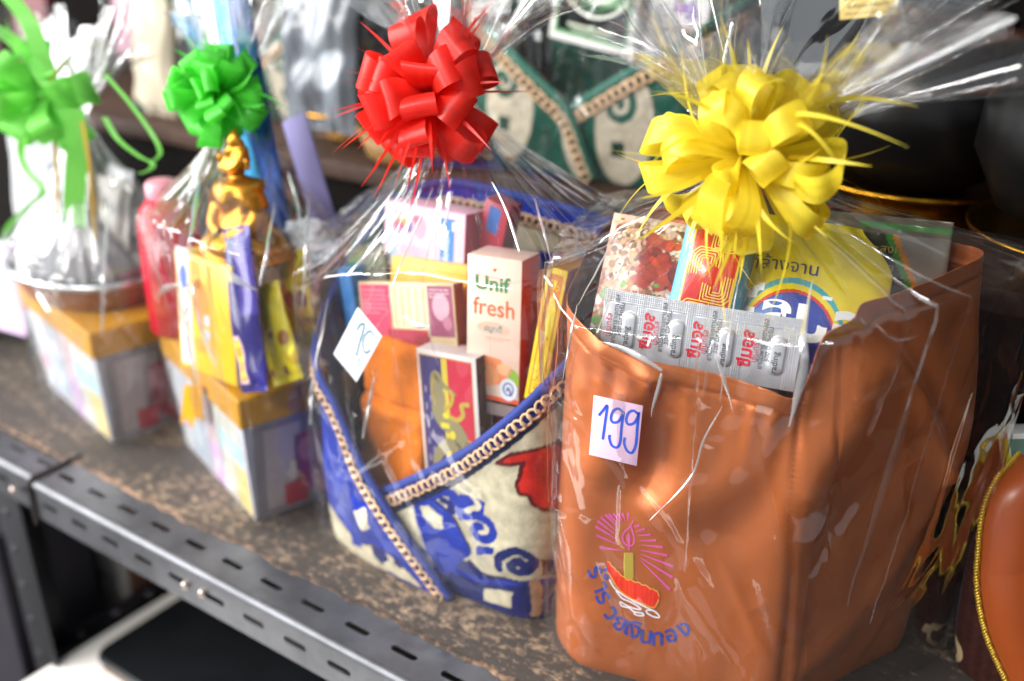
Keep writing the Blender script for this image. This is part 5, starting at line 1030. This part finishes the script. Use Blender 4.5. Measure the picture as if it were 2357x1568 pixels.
p = Print(); p.text('บาตรพระเคลือบดำ', 8 * k, 30 * k, 12 * k, '#1c1a18', bold=.03); p.text('ไม่เป็นสนิม ถูกอนามัย', 14 * k, 17 * k, 8.6 * k, '#2a2622', bold=.012); p.text('เครื่อง พ.ว.ก. ศรีชัยโลหะ', 8 * k, 6 * k, 6.6 * k, '#4a423a'); p.build(fr, pap, 'lettering', .15)

# ------------------------------------------------------------------ brown basket at the right edge
R_z = 2
GOLDC = mat('gold_cord', '#d8b040', .35, .5)
cenB = (40, 340)
LB2 = [(-40, 420, 200), (-52, 350, 195), (-66, 300, 184), (-76, 268, 160), (-68, 257, 105), (-55, 252, 55), (-30, 250, 6)]
br = thing('brown_basket', 'dark brown fleece basket with orange satin band and gold cord beside the orange bag', 'basket', (40, 340, 2))
PL, NL, LL, ZL = flap(LB2, cenB, seed=91, zb=2); dep = PL[-1, :, 2][None] - ZL
Cb = np.ones(LL.shape + (3,)) * L3('#3a1d18') * (1 + .2 * np.sin(LL / 1.4) * (ZL % 9 < 6))[..., None]; k = ((LL - 150) / 20) ** 2 + ((ZL - 20) / 16) ** 2; Cb[(k < 1) & (k > .5)] = L3('#b7a07a')
mk('wrap_panel', PL.reshape(-1, 3), gridF(PL.shape[1], PL.shape[0]), mat('brown_fleece', '#fff', .85, vcol=True, sheen=.2, bump=.6, bscale=350) if False else FLEECE, br, col=Cb.reshape(-1, 3), solid=5)
E_ = PL[-1]; inw = np.array([1.0, .15, .25]); n_ = len(E_)
Bd = np.stack([E_ + inw * t - np.array([0, 1, 0]) * 7 * math.sin(t / 34 * math.pi) for t in np.linspace(0, 34, 12)], 0)
mk('satin_band', Bd.reshape(-1, 3), gridF(n_, 12), mat('rust_satin', '#a04a1e', .35, sheen=.3, bump=.1, bscale=30), br, solid=2)
def cord(path, r, pitch=5.0):
    path = resample(path, 300); d = np.linspace(0, np.linalg.norm(np.diff(path, axis=0), axis=1).sum(), 300); T = np.gradient(path, axis=0); T /= np.linalg.norm(T, axis=1)[:, None]; A = np.cross(T, [0, -1, .3]); A /= np.linalg.norm(A, axis=1)[:, None]; B = np.cross(T, A); o_ = []
    for k in range(2):
        ph = d / pitch * 2 * np.pi + k * np.pi; o_.append(tube(path + (A * np.cos(ph)[:, None] + B * np.sin(ph)[:, None]) * r * .55, r * .62, 5))
    return join(o_)
for q in (Bd[0] + (0, -2, 0), Bd[-1] + (0, -2, 0)): V, F = cord(q, 2.3); mk('gold_cord', V, F, GOLDC, br)
RB2 = [(0, 246, 3), (40, 250, 60), (100, 262, 130), (150, 320, 180), (150, 400, 200), (60, 440, 205), (-60, 438, 205)]
PL, NL, LL, ZL = flap(RB2, cenB, seed=95, zb=2); mk('wrap_panel', PL.reshape(-1, 3), gridF(PL.shape[1], PL.shape[0]), FLEECE, br, col=np.ones((PL.shape[0] * PL.shape[1], 3)) * L3('#4a2018'), solid=5)
fr = frame3(at(2328, 1290, 285), at(2470, 1300, 285), at(2350, 1010, 300)); p = Print(); p.rect(2, 0, 5, 96, '#d9d41f'); p.rect(8, 0, 18, 96, '#5f7f6e'); p.rect(2, 66, 24, 8, '#e8e6e2', 2); p.rect(3, 50, 8, 10, '#3f8a3a', 2); p.ell(14, 76, 6, 5, '#b04a2a', 3)
carton('green_and_yellow_carton', 'white edged green and yellow carton in the brown basket', 'carton', fr, 60, 100, 30, '#e0ded8', prints=p)

# ------------------------------------------------------------------ daylight end of the stall, far left
fr = Frame(atz(-90, 930, 3) + (-165, 200, 0), (1, .1, 0), (0, .08, 1)); pouch('white_sack', 'plain white sack standing past the far gift box', 'sack', fr, 150, 330, 60, lambda X, Y, s: np.ones(X.shape + (3,)) * L3('#a2a4a6'), wr=3, seed=61, rough=.6)
fr = Frame(atz(-60, 880, 3) + (-10, 40, 60), (1, .1, 0), (0, .08, 1)); carton('lilac_card', 'pale lilac card leaning by the white sack', 'card', fr, 70, 120, 2, '#d3b7dc', rough=.7)
rs = np.random.RandomState(8); pl = thing('potted_plant', 'leafy green plant at the open end of the stall', 'plant', (-1360, 150, 3))
V, F = lathe([(.5, 0), (30, 0), (40, 45), (42, 48), (38, 48), (30, 40), (.5, 38)], (-1360, 150, 2.5), 24); mk('pot', V, F, mat('pot', '#7a7a74', .7), pl)
for k in range(46):
    a, e = rs.uniform(0, 6.28), rs.uniform(.2, 1.4); d = np.array([math.cos(a) * math.cos(e), math.sin(a) * math.cos(e), math.sin(e)]); l = rs.uniform(50, 110); s_ = np.cross(d, (0, 0, 1)); s_ /= np.linalg.norm(s_); t = np.linspace(0, 1, 6)
    C = np.array([-1360, 150, 42]) + d * (l * t)[:, None] - np.array([0, 0, 1]) * (30 * t ** 2)[:, None]; wv = 9 * np.sin(np.pi * np.clip(t, .08, .99)) + .3; W = np.stack([C - s_ * wv[:, None], C + s_ * wv[:, None]], 1)
    mk('leaf', W.reshape(-1, 3), gridF(2, 6), mat('leaf', '#6fae4a', .5, trans=.4), pl)
# pale wrapped goods on the back step, behind the two gift boxes
for (bl, br_, tl_, w_, h_, cc_, lb_, sd) in (((655, 285, ), (850, 320), (662, -60), 120, 200, '#6b7077', 'crumpled grey plastic bag on the back step beside the red bow', 63), ((318, 262), (430, 285), (300, -60), 84, 190, '#b9ae98', 'cream cloth bag on the back step between the two green bows', 65)):
    fr = frame3(at(*bl, 418), at(*br_, 418), at(*tl_, 440)); fr.o[2] = max(fr.o[2], 285)
    pouch('cloth_bag' if sd == 65 else 'plastic_bag', lb_, 'bag', fr, w_, h_, 34, (lambda q, sd: lambda X, Y, s: np.where((snoise(X / 22, Y / 26, sd, 8) > .9)[..., None], L3('#2f4a40') if sd == 65 else L3('#a9afb6'), L3(q)) * (1 + .18 * snoise(X / 7, Y / 16, sd + 1, 10))[..., None].clip(.4, 2))(cc_, sd), wr=4, seed=sd, rough=.25 if sd == 63 else .8)
tk = thing('woven_tray', 'low golden brown tray on the back step left of the red bow', 'tray', (-765, 402, 284))
V, F = lathe([(.5, 0), (58, 0), (64, 4), (74, 34), (70, 34), (60, 8), (.5, 6)], (-765, 448, 284), 40); mk('body', V, F, mat('cane', '#8a6836', .6, bump=.8, bscale=200, var=.3, vscale=120), tk)
V, F = tube([(-765 + 73 * math.cos(t), 448 + 73 * math.sin(t), 318) for t in np.arange(40) * 2 * np.pi / 40], 3, 6, True); mk('rim', V, F, MATS['cane'], tk)
